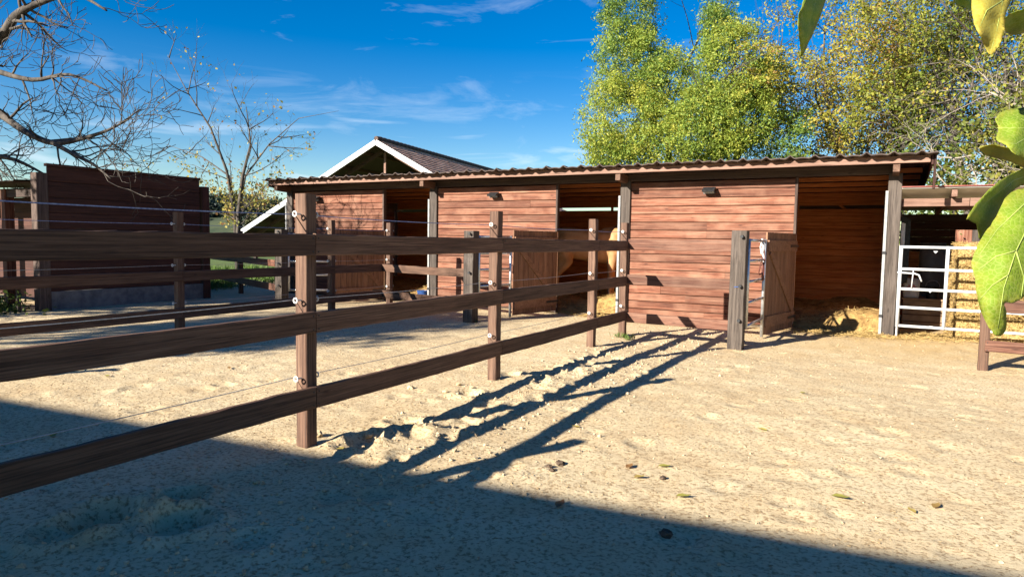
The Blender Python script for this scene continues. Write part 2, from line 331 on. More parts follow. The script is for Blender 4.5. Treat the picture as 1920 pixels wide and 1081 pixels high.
# ------------------------------------------------------------------ ground
def axis(lo, a, b, hi, step, g=1.12):
    mid = list(np.arange(a, b, step)); L_ = []; s = step; x = a
    while x > lo: s *= g; x -= s; L_.append(x)
    R_ = []; s = step; x = mid[-1]
    while x < hi: s *= g; x += s; R_.append(x)
    return np.array(L_[::-1] + mid + R_)
PITS = [(200, 972, .15, .10), (340, 938, .11, .07), (335, 985, .13, .08), (120, 1000, .12, .05), (470, 1010, .1, .02), (620, 930, .1, .018),
        (690, 820, .13, .07), (760, 790, .12, .06), (880, 740, .1, .06), (960, 705, .1, .05), (1010, 712, .08, .04), (650, 700, .08, .02), (420, 720, .09, .02)]
pw = [(gz(a, b).x, gz(a, b).y, r, d) for a, b, r, d in PITS]
rp = random.Random(3)
for _ in range(420): pw.append((rp.uniform(-8, 2.5), rp.uniform(.8, 11.5), rp.uniform(.05, .11), rp.uniform(.004, .014)))
for _ in range(42): pw.append((rp.gauss(-2.92, .17), rp.uniform(3.2, 8), rp.uniform(.06, .12), rp.uniform(.012, .035)))
def height(x, y):
    x = np.asarray(x, float); y = np.asarray(y, float)
    near = np.clip(1-np.maximum(np.abs(x+3)-14, np.abs(y-6)-9)/4, 0, 1)
    h = (fbm(x, y, .5, 3, 1)*.025 + fbm(x, y, 3.1, 4, 5)*.010 + fbm(x, y, 12, 2, 9)*.007)*near
    ridge = np.exp(-((x+2.9)/.26)**2)*np.clip((y-2.2)/1, 0, 1)*np.clip((9.2-y)/1, 0, 1)
    h += ridge*(.010+.024*fbm(x, y, 2.2, 4, 21))
    for a, b, r, d in pw:
        m = (np.abs(x-a) < r*3) & (np.abs(y-b) < r*3)
        if m.any():
            q = np.sqrt((x[m]-a)**2 + (y[m]-b)**2)/r*(1+.35*fbm(x[m], y[m], 9, 2, 3)); h[m] += -d*np.exp(-q**4) + d*.45*np.exp(-((q-1.35)/.35)**2)
    return h
def gh(x, y): return float(height(np.array([x]), np.array([y]))[0])
xs = axis(-420, -7.5, 2.6, 420, .034); ys = axis(-60, 1.3, 9.5, 420, .034)
GX, GY = np.meshgrid(xs, ys); H = height(GX.ravel(), GY.ravel()); nx, ny = len(xs), len(ys)
i = (np.arange(ny-1)[:, None]*nx + np.arange(nx-1)[None]).ravel()
g = np_mesh('ground', np.stack([GX.ravel(), GY.ravel(), H], 1), np.stack([i, i+1, i+1+nx, i+nx], 1), M['sand'], smooth=True)
tag(g, 'pale sandy yard', kind='structure')
# litter: straw bits, chips and crumbs lying on the sand
n = 15000; px = np.concatenate([RNG.uniform(-9, 3.2, n), RNG.normal(-2.6, .5, 2500)]); py = np.concatenate([RNG.uniform(1.2, 11.8, n), RNG.uniform(3, 9, 2500)])
strands('ground_litter', np.stack([px, py, height(px, py)+.004], 1), .024, .0038, noisy('litter', (.10, .065, .035), (.42, .30, .15), 25, .9, 0), None, 4, .15)
tag(bpy.data.objects['ground_litter'], 'scattered straw bits and chips lying on the sand', 'litter', kind='stuff')
cl = MB(); rc = random.Random(9)
for k in range(2600):
    x = rc.uniform(-8, 3) if k % 3 else rc.gauss(-2.6, .45); y = rc.uniform(1.3, 11.5); s = rc.uniform(.004, .013)*(1.8 if k % 3 == 0 else 1)
    z = gh(x, y) if k < 0 else 0; q = Quaternion((rc.random(), rc.random(), rc.random(), rc.random())).normalized()
    cl.add([Vector((x, y, 0)) + q @ Vector(v)*s for v in ((1, 0, 0), (-1, .2, 0), (0, 1, .1), (.1, -1, 0), (0, 0, .8), (0, 0, -.8))],
           [(0, 2, 4), (2, 1, 4), (1, 3, 4), (3, 0, 4), (2, 0, 5), (1, 2, 5), (3, 1, 5), (0, 3, 5)])
a = np.array(cl.v); cx = a.reshape(-1, 6, 3).mean(1); a[:, 2] += np.repeat(height(cx[:, 0], cx[:, 1]), 6) + .002; cl.v = a.tolist()
tag(cl.build('sand_crumbs', noisy('crumb', (.30, .22, .13), (.55, .43, .28), 20, .95, .4), recenter=False), 'small crumbs of caked sand strewn over the yard', 'crumbs', kind='stuff')

# ------------------------------------------------------------------ the stable
PX = [.078, -4.292, -8.662, -13.032]; D = 12.16; BACK = 16.25
ST = thing('stable', (-6.5, 14, 0), 'long low red-brown timber stable with three stalls and corrugated roof', 'stable')
EYF, EYB = 11.47, 16.75; EZ = 2.775; SLP = -.055
def roofz(y): return EZ + (y-EYF)*SLP
for k, x in enumerate(PX):
    board('post', (x, D, -.05), (x, D, 2.545), .19, .19, M['grey'], ST, (0, 1, 0), .008)
    board('rafter', (x, 11.64, roofz(11.64)-.165), (x, BACK+.3, roofz(BACK+.3)-.165), .14, .09, M['fascia'] if 0 else M['post'], ST)
    b_ = MB(); b_.box((x-.125, D-.115, .03), (x-.085, D-.100, 2.28))
    s_ = b_.build('jamb_strip', M['strip'], ST)
    for z in (.33, 1.32): c_ = MB(); c_.box((x-.13, D-.122, z-.022), (x-.08, D-.1155, z+.022)); c_.build('strip_bracket', M['black'], s_)
    board('post', (x, BACK, -.05), (x, BACK, roofz(BACK)-.24), .14, .14, M['beam'], ST, (0, 1, 0))
# front cladding, row by row, most rows of two lengths
rw = random.Random(5); PH = .1455
stall_edges = [(PX[k]+.085, PX[k]+.085+2.842) for k in (1, 2, 3)]
for a, b in stall_edges:
    for r in range(17):
        z = .045 + PH*(r+.5); cuts = [a, b] if rw.random() < .55 else [a, a+(b-a)*rw.choice((.22, .38, .5, .62, .8)), b]
        for p, q in zip(cuts, cuts[1:]):
            board('cladding_plank', (p+.001, D-.035+rw.uniform(-.003, .003), z), (q-.001, D-.035+rw.uniform(-.003, .003), z), PH-.012, .028, M['clad'], ST, ch=.005)
    board('jamb', (b+.022, D-.01, .0), (b+.022, D-.01, 2.53), .10, .042, M['beam'], ST, (0, 1, 0))
    b_ = MB(); b_.box((a, D-.018, .05), (b, D-.012, 2.52)); b_.build('backing', M['beam'], ST)
    board('sill_rail', (a, D+.02, .06), (b, D+.02, .06), .1, .05, M['beam'], ST)
# beams, purlins, fascia
for k in range(3):
    board('lintel', (PX[k+1]+.005, D-.02, 2.615), (PX[k]-.005, D-.02, 2.615), .15, .10, M['beam'], ST)
    board('back_beam', (PX[k+1]+.08, BACK, 2.405), (PX[k]-.08, BACK, 2.405), .24, .08, M['inside'], ST)
for y in (12.75, 13.5, 14.25, 15.0, 15.75):
    board('purlin', (-13.2, y, roofz(y)-.055), (.45, y, roofz(y)-.055), .075, .06, M['inside'], ST)
for a, b in ((-13.25, -8.9), (-8.897, -4.2), (-4.197, .50)):
    board('fascia', (a, 11.625, 2.705), (b, 11.625, 2.705), .105, .026, M['fascia'], ST)
board('end_board', (.565, 11.66, 2.27), (.565, 11.66, 2.76), .13, .03, M['dark'], ST, (0, 1, 0))
board('barge_board', (.53, 11.6, roofz(11.6)-.075), (.53, EYB, roofz(EYB)-.075), .15, .025, M['dark'], ST)
board('barge_board', (-13.23, 11.6, roofz(11.6)-.075), (-13.23, EYB, roofz(EYB)-.075), .15, .025, M['dark'], ST)
# corrugated sheets, three waves each
PIT_ = .3555
def wave(u):
    u = u % 1.; t = abs(u-.5)/.5
    return .062*max(0, 1-t/.42)**1.25 + .010*math.cos(2*math.pi*u)
x = -13.30; k = 0
while k < 13:
    b_ = MB(); nseg = 36; xs_ = [x + 3.06*PIT_*j/nseg for j in range(nseg+1)]; v = []
    zo = .004*(k % 2)
    for th in (0, -.017):
        for y in (EYF + .02*((k*7) % 3 - 1), EYB): v += [(q, y, roofz(y)+wave((q+13.3)/PIT_)+zo+th) for q in xs_]
    m_ = nseg+1; f = [(j, j+1, m_+j+1, m_+j) for j in range(nseg)] + [(2*m_+j+1, 2*m_+j, 3*m_+j, 3*m_+j+1) for j in range(nseg)]
    f += [(j+1, j, 2*m_+j, 2*m_+j+1) for j in range(nseg)] + [(m_+j, m_+j+1, 3*m_+j+1, 3*m_+j) for j in range(nseg)] + [(0, m_, 3*m_, 2*m_), (m_-1, 3*m_-1, 4*m_-1, 2*m_-1)]
    b_.add(v, f); b_.build('roof_sheet', M['sheet'], ST, smooth=False); x += 3*PIT_; k += 1
xq = np.linspace(-13.2, .45, 620); v = []
for y in (11.645, 11.665):
    v += [(q, y, 2.70) for q in xq] + [(q, y, roofz(y)+wave((q+13.3)/PIT_)-.03) for q in xq]
m_ = len(xq); b_ = MB(); b_.add(v, [(j, j+1, m_+j+1, m_+j) for j in range(m_-1)] + [(2*m_+j+1, 2*m_+j, 3*m_+j, 3*m_+j+1) for j in range(m_-1)] + [(m_+j, m_+j+1, 3*m_+j+1, 3*m_+j) for j in range(m_-1)])
b_.build('eave_light_block', M['fascia'], ST)  # wavy filler added behind the fascia to stop sun leaking under the sheets
# back and partition boards
for k in range(3):
    a, b = PX[k+1]+.08, PX[k]-.08
    for r in range(15):
        z = .03+PH*(r+.5)
        board('inside_plank', (a, BACK-.02, z), (b, BACK-.02, z), PH-.010, .024, M['inside'], ST, ch=.009)
    b_ = MB(); b_.box((a, BACK-.006, .03), (b, BACK-.001, 2.20)); b_.build('backing', M['inside'], ST)  # sheet added to keep light from leaking between the back boards
    board('stud', ((a+b)/2+.35, BACK+.03, 0), ((a+b)/2+.35, BACK+.03, 2.3), .07, .05, M['inside'], ST, (0, 1, 0))
    board('knee_brace', (b-.75, BACK+.03, 2.15), (b-1.05, BACK+.03, 2.4), .07, .05, M['inside'], ST, (0, 1, 0))
for k, x in enumerate(PX):
    for r in range(16):
        z = .03+PH*(r+.5)
        board('inside_plank', (x, D+.10, z), (x, BACK-.09, z), PH-.0006, .03, M['inside'] if k < 3 else M['clad'], ST, ch=.009)
# half doors standing open
def half_door(k):
    hx, hy = PX[k+1]+.085+2.842+.045, D-.06; ex, ey = PX[k+1]+2.705, 10.80
    p, q = Vector((hx, hy, 0)), Vector((ex, ey, 0)); d = (q-p).normalized(); nrm = Vector((-d.y, d.x, 0))     # towards +x
    if nrm.x < 0: nrm = -nrm
    Ld = (q-p).length
    def P(s, z, o=0.): return p + d*s + nrm*o + Vector((0, 0, z))
    fr = MB()
    for z in (.24, 1.40): fr.beam(P(.02, z, .027), P(Ld-.02, z, .027), .026, .17)
    fr.beam(P(.10, .33, .026), P(Ld-.12, 1.31, .026), .022, .10)
    o = fr.build('half_door', M['door'], ST)
    npk = 9; wv = Ld/npk
    for j in range(npk):
        s = (j+.5)*wv; top = 1.60+.0*j
        board('door_plank', P(s, .045), P(s, top), wv-.006, .026, M['door'], o, d, .004)
    for z in (.24, 1.40): h_ = MB(); h_.beam(P(-.03, z, .045), P(.35, z, .045), .006, .04); h_.build('hinge', M['black'], o)
    e_ = MB(); e_.beam(P(-.012, .1, .0), P(-.012, 1.6, .0), .012, .03, d); e_.build('edge_strip', M['galv'], o)
for k in range(3): half_door(k)
# flood lamps on the wall
for (x, what) in ((-12.09, 'black wall lamp on stable front, at the stall furthest from the hay store'), (-7.11, 'black wall lamp above the middle stretch of stable cladding'), (-2.747, 'black wall lamp on the cladding panel beside the empty stall')):
    y = D-.047; t = thing('wall_lamp', (x, y, 2.28), what, 'lamp', 'lamps on the stable wall')
    b_ = MB(); b_.box((x-.045, y-.05, 2.32), (x+.045, y, 2.40)); b_.build('bracket', M['black'], t)
    b_ = MB(); m_ = Matrix.Translation((x, y-.10, 2.36)) @ Matrix.Rotation(math.radians(25), 4, 'X')
    b_.box((-.105, -.09, -.012), (.105, .05, .022), m_); b_.box((-.10, -.02, -.075), (.10, .045, -.012), m_); b_.build('housing', M['black'], t)
    b_ = MB(); b_.box((-.09, -.028, -.068), (.09, -.021, -.02), m_); b_.build('lens', M['lens'], t)
# straw beds in the stalls
for k in range(3):
    a, b = PX[k+1]+.12, PX[k]-.12; X_, Y_ = np.meshgrid(np.linspace(a, b, 60), np.linspace(12.25, BACK-.05, 60)); X_ = X_.ravel(); Y_ = Y_.ravel()
    def bed(x, y, a=a, b=b):
        t = np.clip((y-12.25)/1.2, 0, 1); t2 = np.clip((y-14)/2, 0, 1)
        z = .05 + .10*t + .10*t2 + fbm(x, y, 1.6, 4, 40)*.14*(t+.25)
        z += .30*np.exp(-((x-b+.15)/.75)**2)*np.exp(-((y-12.65)/.55)**2)
        z *= np.clip((y-12.2)/.25, .05, 1); return z
    i = (np.arange(59)[:, None]*60 + np.arange(59)[None]).ravel()
    o = np_mesh('straw_bed', np.stack([X_, Y_, bed(X_, Y_)], 1), np.stack([i, i+1, i+61, i+60], 1), M['strawbed'], smooth=True)
    tag(o, ['straw bedding heaped on the floor of the empty open stall', 'straw bedding under the palomino horse', 'straw bedding in the dark stall with the blue bucket'][k], 'straw', kind='stuff')
    px = RNG.uniform(a, b, 5000); py = 12.22 + (BACK-12.3)*RNG.random(5000)**1.5
    strands('loose_straw', np.stack([px, py, bed(px, py)+.012], 1), .16, .006, M['straw'], o, 60+k, .3)
    bpy.data.objects[-1 if 0 else o.children[0].name]['kind'] = 'stuff'
# straw spilled out on the sand in front of the stalls and the hay store
px = np.concatenate([RNG.normal(-.5, .55, 2200), RNG.normal(1.3, .8, 2500), RNG.normal(-4.9, .35, 700)]); py = np.concatenate([12.25-np.abs(RNG.normal(0, .32, 2200)), 12.75-np.abs(RNG.normal(0, .35, 2500)), 12.2-np.abs(RNG.normal(0, .2, 700))])
strands('spilled_straw', np.stack([px, py, height(px, py)+.012+.02*RNG.random(len(px))], 1), .13, .006, M['straw'], None, 77, .2)
tag(bpy.data.objects['spilled_straw'], 'loose straw spilled on the sand before the stalls', 'straw', kind='stuff')

# ------------------------------------------------------------------ fences
RZ = [(1.2993, 1.4437), (.779, .922), (.2625, .4076)]          # the three rails
def insulator(p, parent, ax):
    b_ = MB(); p = Vector(p); ax = Vector(ax); u = ax.orthogonal().normalized() if abs(ax.z) < .9 else Vector((1, 0, 0)); v = ax.cross(u)
    ring = [p + ax*.045 + (u*math.cos(t) + v*math.sin(t))*.016 for t in [2*math.pi*j/10 for j in range(11)]]
    b_.tube(ring, .006, 5, False); b_.tube([p - ax*.005, p + ax*.03], .006, 5); return b_.build('insulator', M['porcelain'], parent)
def rail_fence(name, pts, label, group, posts=None, ph=1.72, side=1, pm='post', rm='fence', pw_=.10, wires=True, rz=RZ, rails=(0, 1, 2), post_at=None, screws=True):
    """posts at pts, boards nailed on the side of the normal"""
    t = thing(name, (pts[0][0], pts[0][1], 0), label, 'fence', group); rr = random.Random(len(pts)+int(abs(pts[0][0])*10))
    for k, (x, y) in enumerate(pts):
        if post_at is not None and k not in post_at: continue
        d = Vector((*pts[min(k+1, len(pts)-1)], 0)) - Vector((*pts[max(k-1, 0)], 0)); d.normalize()
        l = rr.uniform(-.008, .008)
        rough_board('post', (x, y, -.08), (x+l, y+rr.uniform(-.008, .008), ph+rr.uniform(-.015, .015)), pw_, pw_, M[pm], t, d, rr)
    sc_ = MB()
    for (x0, y0), (x1, y1) in zip(pts, pts[1:]):
        a, b = Vector((x0, y0, 0)), Vector((x1, y1, 0)); d = (b-a).normalized(); nr = Vector((d.y, -d.x, 0))*side
        for j in rails:
            lo, hi = rz[j]; z = (lo+hi)/2; o = nr*(pw_/2+.021)
            rough_board('rail', a + d*.003 + o + Vector((0, 0, z+rr.uniform(-.004, .004))), b - d*.003 + o + Vector((0, 0, z+rr.uniform(-.004, .004))), hi-lo, .042, M[rm], t, (0, 0, 1), rr, rr.uniform(-.002, .008))
            for e, sg in ((a, 1), (b, -1)):
                for dz in (-.045, .045):
                    q = e + d*sg*.024 + nr*(pw_/2+.043) + Vector((0, 0, z+dz)); sc_.beam(q, q+nr*.002, .011, .011)
    if screws: tag(sc_.build('screw_heads', M['black'], t), None, kind='stuff')
    if wires:
        for k, (x, y) in enumerate(pts):
            if post_at is not None and k not in post_at: continue
            d = Vector((*pts[min(k+1, len(pts)-1)], 0)) - Vector((*pts[max(k-1, 0)], 0)); d.normalize()
            for z in (1.575, 1.0, .47):
                for sg in (-1, 1): insulator(Vector((x, y, z)) + d*sg*pw_/2, t, d*sg)
        for z, m_, r_ in ((1.575, 'rope', .0045), (1.0, 'wire', .003), (.47, 'wire', .003)):
            b_ = MB(); L_ = []
            for (x0, y0), (x1, y1) in zip(pts, pts[1:]):
                for s in range(9):
                    u = s/8; L_.append((x0+(x1-x0)*u, y0+(y1-y0)*u, z-.05*u*(1-u)))
            nrm = Vector((1, 0, 0))*.0
            off = .055 if True else 0
            d0 = (Vector((*pts[1], 0))-Vector((*pts[0], 0))).normalized(); nr = Vector((d0.y, -d0.x, 0))*(-off)
            b_.tube([Vector(q)+nr for q in L_], r_, 4, True); b_.build('electric_wire', M[m_], t)
    return t
NX = -3.43
rail_fence('paddock_fence', [(NX, -.55), (NX, .78), (NX, 3.317), (NX, 5.855), (NX, 8.438), (NX, 9.672)],
           'dark brown post-and-rail fence with electric rope running up to the stable, sunny yard beside it', 'paddock fences')
FX = -8.66
rail_fence('paddock_fence', [(FX, .5), (FX, 3.0), (FX, 6.0), (FX, 8.98), (FX, 10.6)],
           'shaded post-and-rail fence on the far side of the first paddock', 'paddock fences', ph=1.74)
GP = [(-1.73, 9.45), (-6.22, 9.78), (-11.1, 10.05)]           # gate posts
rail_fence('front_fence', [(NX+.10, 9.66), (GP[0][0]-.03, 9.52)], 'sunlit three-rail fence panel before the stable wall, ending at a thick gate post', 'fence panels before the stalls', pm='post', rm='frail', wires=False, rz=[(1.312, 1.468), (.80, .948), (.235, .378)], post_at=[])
rail_fence('front_fence', [(FX+.10, 10.35), (GP[1][0]-.03, 9.85)], 'shaded three-rail fence panel before the middle stall', 'fence panels before the stalls', wires=False, post_at=[])
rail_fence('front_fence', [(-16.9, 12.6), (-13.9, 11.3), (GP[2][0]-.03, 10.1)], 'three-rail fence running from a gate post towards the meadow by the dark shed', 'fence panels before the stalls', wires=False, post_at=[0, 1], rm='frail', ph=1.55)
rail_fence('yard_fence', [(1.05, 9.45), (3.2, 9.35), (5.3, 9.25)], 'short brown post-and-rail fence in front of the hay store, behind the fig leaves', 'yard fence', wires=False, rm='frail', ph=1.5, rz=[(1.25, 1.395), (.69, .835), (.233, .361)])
gl = ['thick weathered gate post with blue twine stub beside the open stall', 'thick weathered gate post before the stall with the horse', 'thick weathered gate post before the stall with the blue bucket']
for k, (x, y) in enumerate(GP):
    t = thing('gate_post', (x, y, 0), gl[k], 'post', 'gate posts')
    rough_board('post', (x, y, -.1), (x+.012, y, 1.60-.03*(k > 0)), .195, .195, M['grey'], t, (0, 1, 0), rw, 0, .006)
    b_ = MB()
    for z in (1.52, .86, .40): b_.tube([(x+.04, y-.09, z), (x+.04, y-.125, z), (x+.07, y-.135, z+.01)], .013, 6); b_.tube([(x+.05, y-.135, z), (x+.05, y-.15, z)], .022, 8)
    b_.build('insulator', M['black'], t)
    if k == 0:
        b_ = MB(); b_.tube([(x-.03, y-.1005, .845), (x+.04, y-.106, .85), (x+.06, y-.12, .86)], .006, 5); b_.build('twine', M['blue'], t)
    # the tubular gate between post and open door
    ex, ey = PX[k+1]+2.70, 10.72; gx, gy = x+.105, y+.10
    gt = thing('paddock_gate', (gx, gy, 0), ['narrow galvanised tube gate with a halter hung on it', 'narrow galvanised tube gate before the stall with the horse', 'narrow galvanised tube gate before the stall with the blue bucket'][k], 'gate', 'tube gates before the stalls')
    for z in (1.47, 1.19, .905, .62, .30):
        b_ = MB(); b_.tube([(gx, gy, z), (ex, ey, z)], .02, 8); b_.build('bar', M['galv'], gt, True)
    for (u, v) in ((gx, gy), (ex, ey)):
        b_ = MB(); b_.tube([(u, v, .275 if u == gx else .02), (u, v, 1.495)], .024, 8); b_.build('upright', M['galv'], gt, True)
    b_ = MB(); b_.tube([(x+.05, y+.05, 1.19), (gx, gy, 1.19)], .012, 6); b_.tube([(x+.05, y+.05, .62), (gx, gy, .62)], .012, 6); b_.build('hinge_pin', M['black'], gt)
# halter hung on the first gate
hx, hy = GP[0][0]+.12+.0, 10.15
ex, ey = PX[1]+2.70, 10.72; u = .86; hx, hy = GP[0][0]+.105+(ex-GP[0][0]-.105)*u, GP[0][1]+.10+(ey-GP[0][1]-.10)*u
t = thing('halter', (hx, hy, .95), 'leather halter with pale rope hung on the gate end beside the half door', 'halter')
b_ = MB(); lp = [(hx-.005+.03*math.sin(a*1.7), hy-.02-.07*math.sin(a), 1.47-.25*(1-math.cos(a))) for a in np.linspace(0, 2*math.pi, 22)]
b_.tube(lp, .009, 5); lp = [(hx+.025, hy-.06-.06*math.sin(a), 1.15-.13*(1-math.cos(a))) for a in np.linspace(0, 2*math.pi, 18)]; b_.tube(lp, .014, 5); b_.build('strap', M['leather'], t)
b_ = MB(); b_.tube([(hx-.01, hy-.05, 1.5), (hx+.02, hy-.09, 1.42), (hx+.01, hy-.11, 1.30), (hx+.03, hy-.09, 1.24)], .016, 6); b_.tube([(hx, hy-.06, 1.49), (hx-.02, hy-.10, 1.38), (hx+.0, hy-.10, 1.28)], .012, 6); b_.build('lead_rope', M['sack'], t)

# ------------------------------------------------------------------ the hay store (lean-to)
LT = thing('hay_store', (2, 14, 0), 'open lean-to hay store with pale sheet roof joined to the stable end', 'shed')
board('beam', (.185, 12.2, 2.10), (1.06, 12.2, 2.10), .12, .09, M['fascia'], LT); board('beam', (1.063, 12.2, 2.10), (4.6, 12.2, 2.095), .12, .09, M['fascia'], LT)
b_ = MB(); b_.box((0, 0, 0), (4.6, .55, .012), Matrix.Translation((.17, 11.93, 2.30)) @ Matrix.Rotation(math.radians(-14), 4, 'X')); b_.build('roof_panel', M['panel'], LT)
b_ = MB(); b_.box((0, 0, 0), (4.62, 4.4, .014), Matrix.Translation((.165, 11.90, 2.318)) @ Matrix.Rotation(math.radians(-2), 4, 'X')); b_.build('roof_sheet', M['roofsheet'], LT)
for x in (.85, 2.0, 3.2, 4.4): board('rafter', (x, 11.98, 2.225), (x, 16.0, 2.10), .10, .07, M['fascia'], LT)
for x in (4.6,): board('post', (x, 12.2, -.05), (x, 12.2, 2.04), .14, .14, M['grey'], LT, (0, 1, 0))
for r in range(14):
    z = .02+PH*(r+.5)
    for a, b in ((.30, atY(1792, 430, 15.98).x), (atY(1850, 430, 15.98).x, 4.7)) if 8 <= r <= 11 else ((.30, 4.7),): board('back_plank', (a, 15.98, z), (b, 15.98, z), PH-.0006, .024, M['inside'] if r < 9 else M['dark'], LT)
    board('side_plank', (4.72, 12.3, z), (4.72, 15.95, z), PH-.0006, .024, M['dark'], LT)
SCN = thing('board_screen', (2.4, 18.7, 0), 'sunlit screen of red and grey upright boards seen through the hay store opening', 'screen')
sx0 = atY(1788, 430, 18.7).x
for k_ in range(10): board('upright_board', (sx0+.146*k_, 18.7, -.02), (sx0+.146*k_, 18.7, 2.1), .145, .022, M['clad' if k_ < 3 else 'grey'], SCN, (1, 0, 0))
board('gap_light_block', (PX[1]+.1, BACK+.14, 2.24), (PX[0]-.1, BACK+.14, 2.24), .26, .02, M['beam'], ST)  # dark board added to black out the bright gap above the back wall
board('back_beam', (.2, 15.9, 2.0), (4.7, 15.9, 2.0), .14, .08, M['beam'], LT)
# white gate
GT = thing('field_gate', (.2, 12.10, 0), 'white painted five-bar metal gate across the hay store', 'gate')
GYY = 12.10; gz_ = [1.415, 1.075, .765, .48, .19]
for z in gz_:
    b_ = MB(); b_.tube([(.215, GYY, z), (3.3, GYY, z-.01)], .021, 8); b_.build('bar', M['white'], GT, True)
for x in (.205, .82, 2.0, 3.3):
    b_ = MB(); b_.tube([(x, GYY-.004, .17), (x, GYY-.004, 1.435)], .028 if x in (.205, 3.3) else .025, 8); b_.build('upright', M['white'], GT, True)
for x, z in ((.66, 1.36), (.66, .50), (.66, .215), (.62, .76)):
    b_ = MB(); b_.add([(x-.03, GYY-.024, z), (x+.03, GYY-.024, z), (x, GYY-.024, z-.035), (x-.03, GYY-.016, z), (x+.03, GYY-.016, z), (x, GYY-.016, z-.035)], [(0, 2, 1), (3, 4, 5), (0, 1, 4, 3), (1, 2, 5, 4), (2, 0, 3, 5)]); b_.build('lug', M['white'], GT)
b_ = MB(); b_.tube([(.17, GYY-.03, 1.02), (.40, GYY-.03, 1.01), (.46, GYY-.03, .99), (.50, GYY-.03, .89)], .013, 7); b_.tube([(.385, GYY-.028, 1.07), (.37, GYY-.028, .77)], .008, 6); b_.build('latch', M['white'], GT, True)
b_ = MB(); b_.tube([(.205, GYY, .0), (.205, GYY, .2)], .018, 6); b_.tube([(3.3, GYY, 0), (3.3, GYY, .2)], .018, 6); b_.build('drop_bolt', M['galv'], GT)
# straw bales
def bale_mesh():
    bm = bmesh.new(); bmesh.ops.create_cube(bm, size=1); bmesh.ops.subdivide_edges(bm, edges=bm.edges, cuts=9, use_grid_fill=True)
    for v in bm.verts:
        x, y, z = v.co; ch = max(0, abs(x)-.42)+max(0, abs(y)-.42)+max(0, abs(z)-.42)
        k = 1-.55*ch; band = .985 - .035*math.exp(-((abs(x)-.2)/.035)**2)
        v.co = Vector((x*.88*k, y*.46*k*band, z*.372*k*band)) + Vector((random.uniform(-1, 1), random.uniform(-1, 1), random.uniform(-1, 1)))*.012
    me = bpy.data.meshes.new('straw_bale'); bm.to_mesh(me); bm.free(); me.materials.append(M['straw']); return me
BM_ = bale_mesh()
def fuzz(seed):
    r = np.random.default_rng(seed); n = 1500; p = r.uniform(-.5, .5, (n, 3)); ax = r.integers(0, 3, n); p[np.arange(n), ax] = np.where(r.random(n) < .5, -.5, .5); return p*np.array([.88, .455, .37])
fz = None; tw = MB()
tw.tube([(0, -.233, -.187), (0, .233, -.187), (0, .233, .187), (0, -.233, .187), (0, -.233, -.187)], .004, 4)
twm = tw.mesh('twine'); twm.materials.append(M['blue'] if 0 else M['card'])
where = ['at the bottom of', 'second from the bottom of', 'third from the bottom of', 'on top of']; stack = ['the stack beside the brown chest', 'the middle stack of straw bales', 'the wide stack behind the fig leaf', 'the low stack by the side wall']
for c, (x, y, rz_, nrow) in enumerate([(1.18, 12.86, math.pi/2, 4), (1.66, 12.82, math.pi/2, 4), (2.36, 12.62, 0, 4), (3.27, 12.66, 0, 3)]):
    for r in range(nrow):
        mw = Matrix.Translation((x+random.uniform(-.03, .03), y+random.uniform(-.05, .05), .185+.372*r)) @ Matrix.Rotation(rz_+random.uniform(-.05, .05), 4, 'Z')
        o = link(bpy.data.objects.new('straw_bale', BM_), None, mw)
        tag(o, 'straw bale ' + (where[r] if r < nrow-1 else where[3]) + ' ' + stack[c], 'bale', 'straw bales')
        if fz is None:
            fz = strands('straw_ends', fuzz(5), .10, .006, M['straw'], o, 5, .8); fz.parent = o; fz.matrix_basis = Matrix.Identity(4); fz['kind'] = 'stuff'
        else:
            q = bpy.data.objects.new('straw_ends', fz.data); link(q, o, mw); q['kind'] = 'stuff'
        for s_ in (-.176, .176): link(bpy.data.objects.new('twine', twm), o, mw @ Matrix.Translation((s_, 0, 0)))
# clutter left of the bales
def box_thing(name, lo, hi, m, label, cat, extra=None):
    t = thing(name, ((lo[0]+hi[0])/2, (lo[1]+hi[1])/2, lo[2]), label, cat); b_ = MB(); b_.box(lo, hi); o = b_.build('body', m, t)
    bv = o.modifiers.new('b', 'BEVEL'); bv.width = .01; bv.segments = 2
    if extra: extra(t)
    return t
def crate_lid(t):
    b_ = MB(); b_.box((.28, 13.55, .50), (.94, 14.1, .53)); b_.build('lid', M['card'], t)
    b_ = MB()
    for z in (.12, .24, .36): b_.box((.305, 13.567, z), (.915, 13.574, z+.02))
    b_.build('batten', M['fence'], t)
box_thing('chest', (.30, 13.575, 0), (.92, 14.08, .50), M['card'], 'low brown wooden chest standing in the hay store behind the gate', 'chest', crate_lid)
def sack_mesh(name, c, w_, d_, h_, m, parent):
    bm = bmesh.new(); bmesh.ops.create_cube(bm, size=1); bmesh.ops.subdivide_edges(bm, edges=bm.edges, cuts=6, use_grid_fill=True)
    for v in bm.verts:
        x, y, z = v.co; k = math.cos(x*2.2)*.5+.6; pinch = 1-.55*max(0, (z-.2)/.3)**2
        v.co = Vector((c[0]+x*w_*(1-.12*abs(z)), c[1]+y*d_*k*pinch, c[2]+(z+.5)*h_)) + Vector((random.uniform(-1, 1), random.uniform(-1, 1), 0))*.006
    me = bpy.data.meshes.new(name); bm.to_mesh(me); bm.free(); me.materials.append(m); me.polygons.foreach_set('use_smooth', [True]*len(me.polygons))
    return link(bpy.data.objects.new(name, me), parent)
t = thing('feed_sack', (.42, 13.7, .53), 'white feed sack with a red printed mark on top of the chest', 'sack')
sack_mesh('bag', (.42, 13.72, .53), .25, .13, .34, M['sack'], t)
b_ = MB(); b_.box((.35, 13.638, .66), (.49, 13.644, .72)); b_.box((.37, 13.638, .735), (.47, 13.644, .755)); b_.build('print', M['red'], t)
t = thing('feed_bucket', (.74, 13.75, .53), 'small dark bucket on the chest beside the feed sack', 'bucket')
